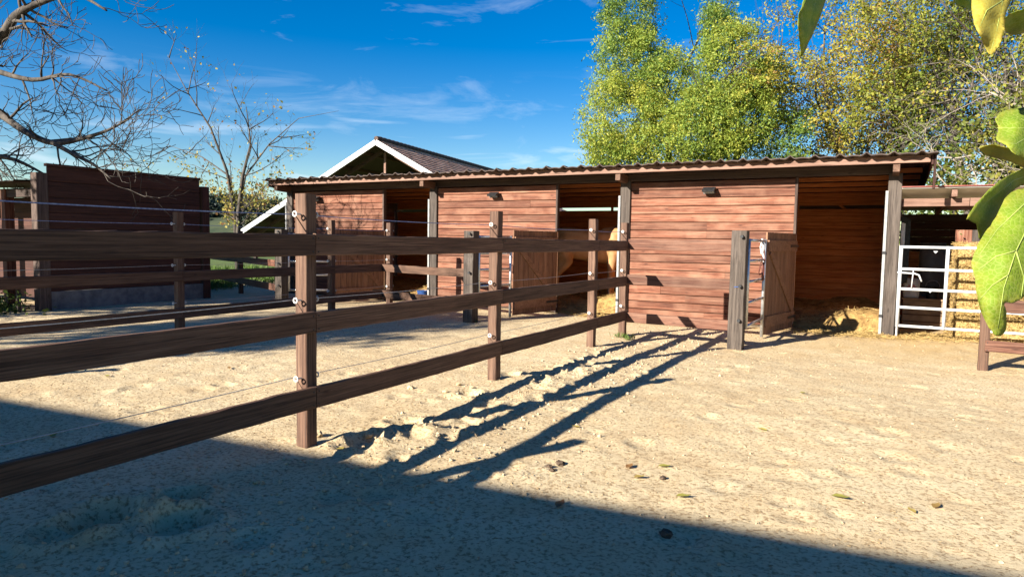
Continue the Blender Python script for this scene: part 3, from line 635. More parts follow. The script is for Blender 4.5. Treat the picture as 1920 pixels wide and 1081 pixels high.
b_ = MB(); b_.tube([(.74, 13.75, .53), (.74, 13.75, .74)], [.085, .105], 14); b_.build('pail', M['black'], t, False)
b_ = MB(); b_.tube([(.74+.105*math.cos(a), 13.75, .735+.11*math.sin(a)) for a in np.linspace(0, math.pi, 12)], .005, 5); b_.build('handle', M['galv'], t)
t = thing('plastic_sheet', (.75, 14.6, 0), 'pale translucent plastic cover draped over a stand inside the hay store', 'cover')
sack_mesh('cover', (.75, 14.6, 0), .42, .40, 1.5, M['cover'], t); 
t = thing('hanging_coat', (.34, 12.9, 1.1), 'white and black cloths hung on the hay store side wall', 'cloth')
b_ = MB()
for j in range(8):
    y = 12.55+j*.035
    b_.box((.20+.02*(j % 2), y, 1.42+.02*j), (.235+.02*(j % 2), y+.034, 1.80-.01*j))
b_.build('white_cloth', M['sack'], t)
b_ = MB()
for j in range(10):
    y = 12.95+j*.045; b_.box((.20+.04*(j % 3), y, .8+.05*(j % 4)), (.26+.04*(j % 3), y+.044, 1.92-.02*j))
b_.build('dark_cloth', M['black'], t)
b_ = MB(); b_.box((.165, 12.4, 1.9), (.20, 13.5, 1.96)); b_.build('hook_rail', M['beam'], t)
# blue bucket in the far stall
bp = Vector((-8.95, 12.1, 0))
t = thing('water_bucket', bp, 'small blue bucket standing at the foot of a stable post', 'bucket')
b_ = MB(); b_.tube([bp+Vector((0, 0, .0)), bp+Vector((0, 0, .27))], [.10, .125], 16); b_.build('pail', M['blue'], t)
b_ = MB(); b_.tube([bp+Vector((.125*math.cos(a), .125*math.sin(a), .27)) for a in np.linspace(0, 2*math.pi, 17)], .008, 5); b_.build('rim', M['blue'], t)

# ------------------------------------------------------------------ horse
def horse():
    org = Vector((-6.22, 13.1, .16)); dirv = Vector((math.cos(.50), math.sin(.50), 0)); side = Vector((-dirv.y, dirv.x, 0))
    def P(a, s, z): return org + dirv*a + side*s + Vector((0, 0, z))
    bm = bmesh.new()
    def blob(c, r, axis_=None):
        mw, _ = frame(c, c+dirv); bmesh.ops.create_uvsphere(bm, u_segments=16, v_segments=10, radius=1, matrix=mw @ Matrix.Diagonal((*r, 1)))
    def limb(pts, rad, n=10):
        b_ = MB(); P_ = []; R_ = []
        for k in range(len(pts)-1):
            for s in range(4):
                u = s/4; P_.append(Vector(pts[k]).lerp(Vector(pts[k+1]), u)); R_.append(rad[k]*(1-u)+rad[k+1]*u)
        P_.append(Vector(pts[-1])); R_.append(rad[-1]); b_.tube(P_, R_, n); vs = [bm.verts.new(v) for v in b_.v]
        for f in b_.f:
            try: bm.faces.new([vs[i] for i in f])
            except ValueError: pass
    # trunk as lofted rings: (along, centre height, half width, half height)
    sec = [(-.06, 1.22, .10, .16), (.05, 1.23, .24, .28), (.2, 1.235, .285, .33), (.38, 1.22, .285, .335), (.6, 1.19, .28, .335), (.85, 1.155, .285, .345), (1.08, 1.15, .275, .36), (1.28, 1.17, .245, .37), (1.42, 1.19, .20, .31), (1.52, 1.2, .12, .19)]
    rings = []
    for a, z, hw, hh in sec:
        rings.append([bm.verts.new(P(a, hw*math.cos(t)*(1-.12*math.sin(t)), z+hh*math.sin(t))) for t in [2*math.pi*j/16 for j in range(16)]])
    for A, B in zip(rings, rings[1:]):
        for j in range(16): bm.faces.new([A[j], A[(j+1) % 16], B[(j+1) % 16], B[j]])
    bm.faces.new(rings[0][::-1]); bm.faces.new(rings[-1])
    blob(P(1.22, 0, 1.46), (.26, .09, .12)); blob(P(.22, 0, 1.42), (.3, .18, .14))
    # neck and head (lowered a little, looking into the stall)
    limb([P(1.28, 0, 1.30), P(1.6, -.02, 1.58), P(1.86, -.04, 1.83)], [.27, .185, .125], 12)
    limb([P(1.82, -.04, 1.86), P(2.02, -.05, 1.74), P(2.20, -.06, 1.54), P(2.30, -.06, 1.42)], [.125, .125, .085, .07], 12)
    limb([P(1.88, -.04, 1.80), P(2.06, -.05, 1.62)], [.12, .09])
    for s in (-1, 1):
        limb([P(1.82, -.04+s*.07, 1.93), P(1.80, -.04+s*.09, 2.02), P(1.82, -.04+s*.09, 2.10)], [.035, .032, .006], 6)
        blob(P(.12, s*.16, 1.10), (.22, .13, .30)); blob(P(1.22, s*.17, 1.12), (.17, .10, .26))
        st = .10 if s > 0 else -.03
        # hind leg: stifle forward, hock back, cannon, pastern
        limb([P(.14, s*.16, 1.12), P(.26, s*.17, .84), P(.06+st*.4, s*.165, .58), P(-.04+st, s*.16, .50), P(-.01+st, s*.16, .18), P(.03+st, s*.16, .09), P(.05+st, s*.16, .05)], [.20, .145, .085, .066, .046, .05, .055], 10)
        limb([P(.14, s*.16, 1.0), P(.10+st*.5, s*.165, .66)], [.17, .07])
        sf = .05*s
        limb([P(1.24, s*.155, 1.02), P(1.23+sf*.4, s*.16, .72), P(1.24+sf, s*.16, .48), P(1.23+sf, s*.16, .18), P(1.26+sf, s*.16, .09), P(1.28+sf, s*.16, .05)], [.15, .092, .062, .044, .05, .055], 10)
    me = bpy.data.meshes.new('horse_raw'); bm.to_mesh(me); bm.free(); raw = bpy.data.objects.new('horse_raw', me); C.objects.link(raw)
    r = raw.modifiers.new('r', 'REMESH'); r.mode = 'VOXEL'; r.voxel_size = .022; s_ = raw.modifiers.new('s', 'SMOOTH'); s_.factor = .6; s_.iterations = 7
    bpy.context.view_layer.update()
    ev = raw.evaluated_get(bpy.context.evaluated_depsgraph_get()); nm = bpy.data.meshes.new_from_object(ev); bpy.data.objects.remove(raw)
    nm.materials.clear(); nm.materials.append(M['hide']); nm.polygons.foreach_set('use_smooth', [True]*len(nm.polygons)); nm.name = 'horse_body'
    t = thing('horse', P(.65, 0, 0), 'palomino horse with flaxen tail standing in the stall, rump towards the opening', 'horse')
    link(bpy.data.objects.new('body', nm), t)
    rr = random.Random(2); b_ = MB()
    for k in range(150):
        a = rr.gauss(0, .045); c = rr.gauss(0, .03); e = rr.uniform(.45, 1.0)
        b_.tube([P(-.02, a*.4, 1.40), P(-.13+c, a*.9, 1.25), P(-.15+c*1.4, a*1.4, .95), P(-.12+c*1.8, a*1.7, .95-.62*e)], [.012, .012, .010, .002], 4)
    b_.build('tail', M['mane'], t)
    b_ = MB()
    for k in range(110):
        u = rr.random(); q = P(1.30+.56*u, -.03*u, 1.56+.36*u); sd = -1
        b_.tube([q, q+side*sd*.08+Vector((0, 0, .02)), q+side*sd*(.17+rr.uniform(-.03, .03))+Vector((0, 0, -.16)), q+side*sd*.17+dirv*rr.uniform(-.05, .05)+Vector((0, 0, -.16-rr.uniform(.08, .24)))], [.012, .012, .01, .002], 4)
    b_.build('mane', M['mane'], t)
    b_ = MB()
    for s in (-1, 1):
        st = .10 if s > 0 else -.03; sf = .05*s
        for a in (.055+st, 1.285+sf): b_.tube([P(a, s*.16, -.03), P(a-.005, s*.16, .07)], [.072, .056], 10)
        b_.tube([P(2.05, -.05+s*.092, 1.735), P(2.05, -.05+s*.104, 1.735)], .02, 8)
    b_.build('hooves_and_eyes', M['hoof'], t)
horse()

# ------------------------------------------------------------------ dark shed on the left
SX = -13.4
SH_ = thing('side_shed', (SX, 8.3, 0), 'dark red-brown plank shed in shade with concrete plinth, facing the paddocks', 'shed')
b_ = MB(); b_.box((SX-.16, 6.62, -.1), (SX+.02, 9.98, .34)); b_.build('plinth', M['concrete'], SH_)
zt = .345
for r, hgt in enumerate((.30, .285, .30, .275, .29, .28, .285, .27)):
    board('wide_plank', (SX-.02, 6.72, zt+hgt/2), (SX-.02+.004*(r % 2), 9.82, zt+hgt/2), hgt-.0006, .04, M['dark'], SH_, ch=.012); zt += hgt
board('top_cap', (SX-.03, 6.70, zt+.025), (SX-.03, 9.84, zt+.025), .05, .10, M['dark'], SH_)
board('corner_post', (SX-.05, 6.60, -.05), (SX-.05, 6.60, 2.50), .20, .20, M['beam'], SH_, (0, 1, 0), .01)
board('corner_post', (SX-.05, 9.95, -.05), (SX-.05, 9.95, 2.50), .18, .20, M['dark'], SH_, (0, 1, 0), .01)
for x in (-14.55, -15.9, -17.3): board('post', (x, 6.58, -.05), (x, 6.58, 2.22), .16, .16, M['clad'], SH_, (0, 1, 0), .01)
for r in range(7):
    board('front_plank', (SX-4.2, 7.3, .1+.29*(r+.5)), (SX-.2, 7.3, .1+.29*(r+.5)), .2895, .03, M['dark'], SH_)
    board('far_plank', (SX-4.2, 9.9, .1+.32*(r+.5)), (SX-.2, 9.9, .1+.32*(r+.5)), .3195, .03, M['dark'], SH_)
board('lintel', (SX-4.3, 6.58, 2.15), (SX-.16, 6.58, 2.15), .16, .1, M['beam'], SH_)
xx = SX-4.5; k = 0
while xx < SX-.2:
    b_ = MB(); v = []; m_ = 13
    for th in (0, -.008):
        for y, z in ((6.25, 2.33), (9.9, 2.56)): v += [(min(xx+1.06*j/12, SX-.17), y, z+wave((xx+1.06*j/12)/.352)+th) for j in range(m_)]
    f = [(j, j+1, m_+j+1, m_+j) for j in range(12)] + [(2*m_+j+1, 2*m_+j, 3*m_+j, 3*m_+j+1) for j in range(12)] + [(j+1, j, 2*m_+j, 2*m_+j+1) for j in range(12)] + [(m_+j, m_+j+1, 3*m_+j+1, 3*m_+j) for j in range(12)]
    b_.add(v, f); b_.build('roof_sheet', M['sheet'], SH_); xx += 1.05
t = thing('low_bench', (-13.75, 6.2, 0), 'low plank shelf in the shade at the dark shed corner', 'bench')
board('top', (-14.3, 6.25, .48), (-13.35, 6.15, .46), .3, .03, M['grey'], t, (0, 1, 0)); 
for x in (-14.2, -13.45): board('leg', (x, 6.2, -.02), (x, 6.2, .46), .06, .06, M['grey'], t, (0, 1, 0))

# ------------------------------------------------------------------ hangar with tiled roof behind
K = 1.25
def hp(v): return Vector((v[0]*K, v[1]*K, EYE+(v[2]-EYE)*K))
PK = hp((-17.862, 21, 5.291)); RD = Vector((-.158, .987, 0)).normalized(); GD = Vector((RD.y, -RD.x, 0))   # GD to the right
TANP = .542; HALF = 8.6; RL = 17.
HG = thing('hangar', (PK.x, PK.y, 0), 'open hangar with red tiled gable roof and white barge boards behind the stable', 'barn')
def RP(s, t, o=0.): return PK + GD*s + RD*t + Vector((0, 0, -abs(s)*TANP + o))
for sg in (-1, 1):
    b_ = MB(); sl = math.hypot(1, TANP); p, q = RP(0, -.03, -.11), RP(sg*HALF, -.03, -.11)
    if sg > 0: q = RP(HALF, -.03, -.11)
    m_, ln = frame(p, q, (0, 0, 1)); b_.box((0, -.03, -.13), (ln, .03, .12), m_)
    b_.build('barge_board', M['white'], HG)
    b_ = MB(); b_.add([RP(0, 0, -.05), RP(sg*HALF, 0, -.05), RP(sg*HALF, RL, -.05), RP(0, RL, -.05), RP(0, 0, -.09), RP(sg*HALF, 0, -.09), RP(sg*HALF, RL, -.09), RP(0, RL, -.09)],
        [(0, 1, 2, 3), (7, 6, 5, 4), (0, 4, 5, 1), (1, 5, 6, 2), (2, 6, 7, 3), (3, 7, 4, 0)]); b_.build('roof_deck', M['beam'], HG)
    # roof tiles: ribbed rows laid down the slope
    b_ = MB(); rt_ = random.Random(4+sg); s = .0; row = 0
    while s < HALF-.1:
        s2 = s+.30; t_ = .0
        while t_ < RL:
            w_ = .42; j1, j2 = rt_.uniform(-.008, .012), rt_.uniform(-.006, .008)
            a, b, c, d = RP(sg*(s-.02), t_, .022+j1), RP(sg*(s-.02), t_+w_, .022+j1), RP(sg*s2, t_+w_, .080+j2), RP(sg*s2, t_, .080+j2)
            dn = Vector((0, 0, -.05)); b_.add([a, b, c, d, c+dn, d+dn], [(0, 1, 2, 3) if sg < 0 else (3, 2, 1, 0), (3, 2, 4, 5) if sg < 0 else (5, 4, 2, 3)])
            t_ += w_
        s = s2; row += 1
    tag(b_.build('roof_tiles', M['tile'], HG), None, kind='stuff')
    for s in np.linspace(.8, HALF-.3, 7):
        b_ = MB(); b_.beam(RP(sg*s, -.0, -.17), RP(sg*s, RL, -.17), .10, .15); b_.build('purlin', M['fence'], HG)
    for t_ in (.9, 6, 11, 16):
        b_ = MB(); b_.beam(RP(0, t_, -.36), RP(sg*HALF, t_, -.36), .12, .2); b_.build('rafter', M['fence'], HG)
        b_ = MB(); p = RP(sg*2.3, t_, -.45); q = RP(0, t_, 0); q.z = PK.z-2.35; b_.beam(p, q, .10, .12); b_.build('strut', M['fascia'], HG)
        b_ = MB(); p = RP(sg*(HALF-.4), t_, -.4); b_.beam((p.x, p.y, -.1), p, .18, .18, RD); b_.build('post', M['grey'], HG)
for t_ in (.9, 6, 11, 16):
    b_ = MB(); p = RP(0, t_, -.2); q = p.copy(); q.z = PK.z-2.5; b_.beam(q, p, .11, .11, RD); b_.build('king_post', M['fascia'], HG)
    b_ = MB(); p = RP(-4.6, t_, 0); q = RP(4.6, t_, 0); p.z = q.z = PK.z-2.5; b_.beam(p, q, .1, .2); b_.build('tie_beam', M['beam'], HG)
for j in range(int(RL/.42)):
    b_ = MB(); p = RP(0, j*.42, .06); q = RP(0, j*.42+.46, .085); b_.tube([p, q], [.12, .135], 8); b_.build('ridge_tile', M['tiledark'], HG)

# ------------------------------------------------------------------ house behind the camera (throws the foreground shade)
a, b = Vector((-6.626, 2.885, 0)), Vector((.595, 3.573, 0)); EH = 4.5; off = SH*(EH/math.tan(SUN_EL))
e0, e1 = a-off, b-off; d = (e1-e0).normalized(); nb = Vector((-d.y, d.x, 0)); e1 = e1 + d*.6; e0 = e0 - d*.9
HS = thing('farmhouse', (e0+e1)/2, 'rendered two-storey farmhouse behind the viewpoint', 'house')
b_ = MB(); m_, ln = frame(e0, e1); b_.box((.3, .0, -.1), (ln-.3, .0+8, EH-.25), Matrix(m_) @ Matrix.Translation((0, -8.45, 0))); b_.build('wall', M['render'], HS)
b_ = MB(); b_.add([e0-nb*0+Vector((0, 0, EH)), e1+Vector((0, 0, EH)), e1-nb*8.9+Vector((0, 0, EH)), e0-nb*8.9+Vector((0, 0, EH)), e0-nb*4.45+Vector((0, 0, EH+1.3)), e1-d*4.45-nb*4.45+Vector((0, 0, EH+1.3))] +
        [e0+Vector((0, 0, EH-.12)), e1+Vector((0, 0, EH-.12)), e1-nb*8.9+Vector((0, 0, EH-.12)), e0-nb*8.9+Vector((0, 0, EH-.12))],
        [(0, 1, 5, 4), (2, 3, 4, 5), (3, 0, 4), (1, 2, 5), (0, 6, 7, 1), (1, 7, 8, 2), (2, 8, 9, 3), (3, 9, 6, 0), (6, 9, 8, 7)]); b_.build('roof', M['tile'], HS)
for j in range(3):
    for z in (.9, 2.9):
        p = e1 - d*(1.8+2.4*j) - nb*.45
        b_ = MB(); m2, _ = frame(p+Vector((0, 0, z)), p+d*1.0+Vector((0, 0, z))); b_.box((0, -.02, 0), (1.0, .05, 1.05), m2); o = b_.build('window', M['white'], HS)
        b_ = MB(); b_.box((.08, .052, .08), (.46, .058, .98), m2); b_.box((.54, .052, .08), (.92, .058, .98), m2); b_.build('pane', M['glass'], o)

# ------------------------------------------------------------------ trees
def grow(mb, tips, rr, p, d, ln, r, lev, maxlev, spec):
    n = spec.get('seg', 5); pts = [Vector(p)]; rad = [r]; d = Vector(d).normalized(); cur = Vector(p); ds = [d]
    for s in range(n):
        d = (d + Vector((rr.gauss(0, 1), rr.gauss(0, 1), rr.gauss(0, 1)))*spec['wob'] + Vector((0, 0, spec['up'][min(lev, len(spec['up'])-1)]))).normalized()
        cur = cur + d*ln/n; pts.append(cur.copy()); rad.append(max(r*(1-(s+1)/n*spec.get('taper', .6)), spec.get('rmin', .003))); ds.append(d)
    mb.tube(pts, rad, 8 if lev == 0 else (6 if lev < 2 else (4 if lev < 3 else 3)), lev < 2)
    if lev >= maxlev-spec.get('leaflev', 1):
        for k in range(len(pts)-1):
            for u in np.linspace(0, 1, spec.get('per', 3)): tips.append(pts[k].lerp(pts[k+1], float(u)))
    if lev >= maxlev: return
    nb_ = spec['n'][min(lev, len(spec['n'])-1)]
    for k in range(nb_):
        u = rr.uniform(spec.get('from', .3), 1.0) if k else 1.0
        f = u*(len(pts)-1); i = min(int(f), len(pts)-2); q = pts[i].lerp(pts[i+1], f-i); dd = ds[i+1]
        ax = dd.orthogonal().normalized(); ax.rotate(Quaternion(dd, rr.uniform(0, 2*math.pi)))
        nd = dd.copy(); nd.rotate(Quaternion(ax, math.radians(rr.uniform(*spec['ang']))))
        grow(mb, tips, rr, q, nd, ln*rr.uniform(*spec['len']), rad[min(i+1, len(rad)-1)]*rr.uniform(.5, .72), lev+1, maxlev, spec)

# two-lobed ash behind the stable
ash = thing('ash_tree', (-6.6, 24.5, 0), 'tall yellow-green ash tree rising behind the stable roof', 'tree', 'trees behind the stable')
mb = MB(); rr = random.Random(21); tp = []
spec = dict(wob=.10, up=[.05, .06, .05, .04], n=[5, 6, 5], ang=(18, 48), len=(.5, .72), per=3, leaflev=1)
for bx, dx, ln in ((-6.9, -.13, 6.2), (-6.3, .16, 5.6)): grow(mb, tp, rr, (bx, 24.5, -.1), (dx, .02, 1), ln, .24, 0, 3, spec)
mb.build('trunk', M['bark'], ash, True)
r = np.random.default_rng(8)
def crown(ells, nclump, per, spread, r, inner=.55):
    P_, T_ = [], []; wts = np.array([e[1][0]*e[1][1]*e[1][2] for e in ells])**.75; wts /= wts.sum()
    for c, rad, tint in ells:
        pass
    ks = r.choice(len(ells), nclump, p=wts)
    for k in ks:
        c, rad, tint = ells[k]; u = r.normal(size=3); u /= np.linalg.norm(u); rho = inner+(1-inner)*r.random()**.7
        cc = np.array(c)+u*np.array(rad)*rho*r.uniform(.86, 1.12); m_ = int(per*r.uniform(.4, 1.6)); s = spread*r.uniform(.5, 1.3)
        pts = cc + r.normal(size=(m_, 3))*s*np.array([1, 1, .75]); P_.append(pts)
        T_.append(np.clip(tint + r.normal()*.15 + r.normal(size=m_)*.10, 0, 1))
    return np.concatenate(P_), np.concatenate(T_)
def pt(px, py, Y): v = atY(px, py, Y); return (v.x, v.y, v.z)
E_ = [(pt(1175, 230, 24), (1.75, 1.7, 1.9), .68), (pt(1180, 120, 24.3), (1.35, 1.5, 1.7), .52), (pt(1185, 20, 24.6), (1.15, 1.2, 1.6), .34), (pt(1175, -90, 24.8), (.9, 1.0, 1.4), .35),
      (pt(1255, 170, 24.2), (1.2, 1.4, 1.5), .58), (pt(1370, 130, 24.0), (1.25, 1.4, 1.6), .62), (pt(1380, 220, 23.8), (1.35, 1.5, 1.5), .60), (pt(1320, 230, 23.6), (1.4, 1.4, 1.4), .58),
      (pt(1350, 60, 24.4), (.75, .8, 1.1), .45), (pt(1345, 5, 24.5), (.3, .3, .9), .25), (pt(1270, 270, 23.5), (2.3, 1.2, .9), .6), (pt(1140, 280, 23.6), (.9, 1.0, .8), .66), (pt(1470, 260, 24.5), (1.0, 1.0, 1.1), .40), (pt(1440, 150, 24.6), (.7, .8, 1.1), .5)]
P_, T_ = crown([(c_, r_2, t_+.14) for c_, r_2, t_ in E_], 2300, 58, .17, r)
o = leaves('crown', P_, .105, T_, M['ash'], ash, 3, .38, .35); o['kind'] = 'stuff'
# autumn trees at the right
def autumn(name, base, label, seed, ln, spec, size, nleaf, mat_, tint0, lim, dens=1., bark='bark'):
    t = thing(name, base, label, 'tree', 'trees behind the stable'); mb = MB(); rr = random.Random(seed); tp = []
    for k in range(lim): grow(mb, tp, rr, Vector(base)+Vector((rr.uniform(-.2, .2), rr.uniform(-.2, .2), -.1)), (rr.uniform(-.35, .35), rr.uniform(-.25, .25), 1), ln*rr.uniform(.85, 1.1), .2, 0, 3, spec)
    mb.build('trunk', M[bark], t, True)
    r = np.random.default_rng(seed); tp = np.array([list(q) for q in tp]); 
    cl_ = r.choice(len(tp), nleaf); field = vnoise(tp[:, 0]*.55+9, tp[:, 2]*.55+tp[:, 1]*.3, seed)+.5
    keep = r.random(nleaf) < np.clip((field[cl_]-.25)*2.2, .12, 1); cl_ = cl_[keep]; pts = tp[cl_]+r.normal(size=(len(cl_), 3))*.12
    T_ = np.clip(tint0 + (field[cl_]-.5)*.9 + r.normal(size=len(cl_))*.13, 0, 1)
    o = leaves('crown', pts, size, T_, M[mat_], t, seed, .6, .3); o['kind'] = 'stuff'; return t
sp2 = dict(wob=.14, up=[.03, .02, .01, .0], n=[8, 7, 6], ang=(25, 62), len=(.48, .72), per=3, leaflev=1)
autumn('maple_tree', (.3, 26.5, 0), 'autumn maple with thinning ochre leaves beside the ash tree', 31, 7.0, sp2, .092, 60000, 'autumn', .5, 2)
autumn('maple_tree', (2.6, 23.0, 0), 'broad autumn tree with yellow-green leaves rising over the hay store', 47, 6.6, sp2, .095, 100000, 'autumn', .4, 4)
autumn('hazel_tree', (6.2, 20.5, 0), 'half-bare pale-twigged tree at the far right behind the hay store', 52, 5.2, dict(sp2, up=[.0, -.02, -.03, -.03], n=[9, 8, 6]), .10, 20000, 'autumn', .42, 4, bark='palebark')
# overgrown hedge and bramble behind the stable end
hd = thing('bramble_hedge', (2.8, 18.2, 0), 'overgrown hedge of ivy and brambles tangled with pale bare twigs', 'hedge')
r = np.random.default_rng(14)
P_, T_ = crown([((.2, 19.5, 2.2), (1.9, .9, 1.5), .4), ((2.2, 20.2, 2.6), (1.6, .9, 1.4), .55), ((4.4, 19.8, 2.6), (1.5, .9, 1.6), .5), ((6.4, 19, 2.4), (1.6, .9, 1.6), .45), ((-2.2, 20.5, 2.3), (2.0, 1, 1.6), .38), ((-4.6, 21, 2.2), (1.8, 1, 1.5), .35), ((2.8, 19.3, 4.0), (1.6, .9, 1.1), .62), ((5.0, 19, 4.2), (1.4, .9, 1.2), .6)], 620, 38, .20, r)
o = leaves('foliage', P_, .12, T_, M['hedge'], hd, 6, .6, .3); o['kind'] = 'stuff'
mb = MB(); rr = random.Random(77); tp = []
for k in range(46):
    b0 = Vector((rr.uniform(1.2, 6.5), rr.uniform(18.9, 20), rr.uniform(1.8, 3.6))); grow(mb, tp, rr, b0, (rr.uniform(-.8, .8), rr.uniform(-.5, .2), rr.uniform(-.1, 1)), rr.uniform(1.2, 2.2), .016, 1, 3, dict(wob=.2, up=[-.02, -.05, -.06], n=[3, 4, 3], ang=(20, 60), len=(.4, .75), taper=.6))
mb.build('twigs', M['palebark'], hd)

# bare tree on the left, in front of the dark shed
bt = thing('bare_tree', (-14.9, 5.5, 0), 'bare old tree with dark crooked limbs overhanging the dark shed', 'tree')
mb = MB(); rr = random.Random(5); tp = []; tk = Vector((-14.9, 5.5, 0))
def limb(pix, rads, twigs, lng=1.02):
    pts = [at(*q) for q in pix]; P_ = []; R_ = []
    for k in range(len(pts)-1):
        p0 = pts[max(k-1, 0)]; p1 = pts[k]; p2 = pts[k+1]; p3 = pts[min(k+2, len(pts)-1)]
        for s in range(4):
            u = s/4; P_.append(.5*((2*p1)+(p2-p0)*u+(2*p0-5*p1+4*p2-p3)*u*u+(3*p1-p0-3*p2+p3)*u**3)); R_.append((rads[k]*(1-u)+rads[k+1]*u)*.78)
    P_.append(pts[-1]); R_.append(rads[-1]); mb.tube(P_, R_, 7)
    for k in range(int(twigs*1.35)):
        j = rr.randrange(1, len(P_)-1); d = (P_[j+1]-P_[j-1]).normalized(); nd = d.copy(); ax = d.orthogonal().normalized(); ax.rotate(Quaternion(d, rr.uniform(0, 6.28))); nd.rotate(Quaternion(ax, math.radians(rr.uniform(30, 75))))
        grow(mb, tp, rr, P_[j], nd, lng*rr.uniform(.5, 1.1), max(.008, R_[j]*.45), 1, 3, dict(wob=.17, up=[.0, .03, .06, .08], n=[5, 4, 3], ang=(22, 62), len=(.45, .75), taper=.6, seg=5, rmin=.006))
T0 = tk; mb.tube([tk+Vector((0, 0, -.1)), tk+Vector((.05, .05, 1.0)), tk+Vector((.2, .2, 2.0)), tk+Vector((.25, .35, 3.0))], [.32, .26, .23, .2], 10)
D0 = 14.6
limb([(-190, 170, 15.2), (-110, 110, 14.8), (-10, 80, 14.2), (30, 30, 13.8), (75, 5, 13.6), (140, -10, 13.4), (200, 20, 13.2)], [.2, .16, .13, .11, .08, .05, .02], 15)
limb([(-190, 170, 15.2), (-120, 190, 14.6), (-20, 205, 14.0), (45, 245, 13.6), (100, 268, 13.3), (160, 258, 13.0), (215, 238, 12.9), (262, 205, 12.8)], [.18, .13, .10, .085, .07, .05, .03, .012], 17)
limb([(100, 268, 13.3), (140, 290, 13.0), (175, 308, 12.9), (208, 335, 12.8)], [.06, .05, .035, .015], 8)
limb([(-110, 110, 14.8), (-20, 130, 14.2), (60, 150, 13.9), (130, 140, 13.7), (200, 170, 13.6)], [.10, .08, .06, .04, .015], 12)
limb([(-120, 190, 14.8), (-40, 280, 14.6), (30, 300, 14.4), (90, 330, 14.3)], [.10, .07, .05, .02], 10)
limb([(-190, 170, 15.2), (-150, 20, 15.2), (-80, -120, 15.2), (0, -240, 15.2)], [.17, .14, .10, .04], 12, 2.0)
mb.tube([tk+Vector((.25, .35, 2.9)), at(-190, 170, 15.2)], [.2, .19], 10)
mb.build('limbs', M['bark'], bt, True)
# leafy trees to the left of the view, whose crowns shade the paddocks
def shade_tree(base, ells, label, seed, nc):
    t = thing('walnut_tree', base, label, 'tree', 'trees shading the paddocks'); mb = MB(); rr = random.Random(seed); tp = []
    grow(mb, tp, rr, Vector(base)+Vector((0, 0, -.1)), (.05, .05, 1), 5.2, .26, 0, 3, dict(wob=.1, up=[.05, .05, .03, .0], n=[7, 6, 5], ang=(25, 60), len=(.5, .7)))
    mb.build('trunk', M['bark'], t, True); P_, T_ = crown(ells, nc, 40, .22, np.random.default_rng(seed), .4)
    o = leaves('crown', P_, .16, T_, M['autumn'], t, seed, .55, .3); o['kind'] = 'stuff'
shade_tree((-14.6, -6.2, 0), [((-14.2, -6.6, 6.9), (2.0, 2.6, 1.3), .3), ((-13.4, -5.4, 6.0), (1.4, 1.9, .8), .35), ((-15.2, -7.6, 7.6), (1.5, 1.6, 1.1), .3)], 'leafy walnut tree beside the farmhouse', 61, 330)
shade_tree((-17.4, -.2, 0), [((-17.2, .2, 6.6), (1.1, 1.4, 1.0), .35), ((-16.3, 1.0, 5.4), (.7, .8, .5), .4)], 'leafy walnut tree in front of the dark shed', 67, 80)
# young tree between shed and stable, a few leaves left
yt = thing('young_tree', tuple(atY(447, 440, 17.0).xy)+(0,), 'slender young tree with a few yellowed leaves between shed and stable', 'tree')
mb = MB(); rr = random.Random(12); tp = []; b0 = atY(445, 470, 17.0); b0.z = -.05
sp3 = dict(wob=.09, up=[.0, .05, .07, .06], n=[9, 6, 5], ang=(28, 60), len=(.42, .68), taper=.6, per=3, leaflev=1)
sp3['from'] = .35
DY = b0.length
def fork(pix, rads, kids, ln):
    pts = [b0.copy()] + [atY(a_, b_2, 17.0+dy) for a_, b_2, dy in pix]; mb.tube(pts, rads, 7)
    for k in range(kids):
        j = rr.randrange(1, len(pts)); q = pts[j-1].lerp(pts[j], rr.random() if j > 1 else rr.uniform(.7, 1)); d = (pts[j]-pts[j-1]).normalized(); ax = d.orthogonal().normalized(); ax.rotate(Quaternion(d, rr.uniform(0, 6.28))); d.rotate(Quaternion(ax, math.radians(rr.uniform(35, 75))))
        grow(mb, tp, rr, q, d, ln*rr.uniform(.6, 1.2), .022, 1, 3, dict(sp3, n=[5, 4, 3]))
fork([(447, 400, 0), (455, 330, .1), (470, 270, .2), (462, 200, .3)], [.10, .085, .06, .035, .01], 12, 1.7)
fork([(440, 400, 0), (425, 320, -.3), (395, 240, -.5), (350, 170, -.6), (315, 105, -.7)], [.09, .07, .05, .035, .02, .006], 12, 1.4)
fork([(447, 400, 0), (460, 330, .3), (505, 270, .5), (560, 222, .5), (635, 208, .5)], [.07, .05, .035, .022, .012, .004], 9, 1.2)
fork([(440, 400, 0), (430, 330, .4), (380, 295, .6), (310, 270, .8)], [.06, .05, .035, .02, .006], 9, 1.2)
mb.build('trunk', M['bark'], yt, True)
tpn = np.array([list(q) for q in tp]); r = np.random.default_rng(3); low = np.clip((5.0-tpn[:, 2])/1.8, .10, 1); pr = low/low.sum(); idx = r.choice(len(tpn), 1500, p=pr)
o = leaves('crown', tpn[idx]+r.normal(size=(1500, 3))*.09, .11, np.clip(.55+r.normal(size=1500)*.3, 0, 1), M['yellowleaf'], yt, 2, .7, .35); o['kind'] = 'stuff'

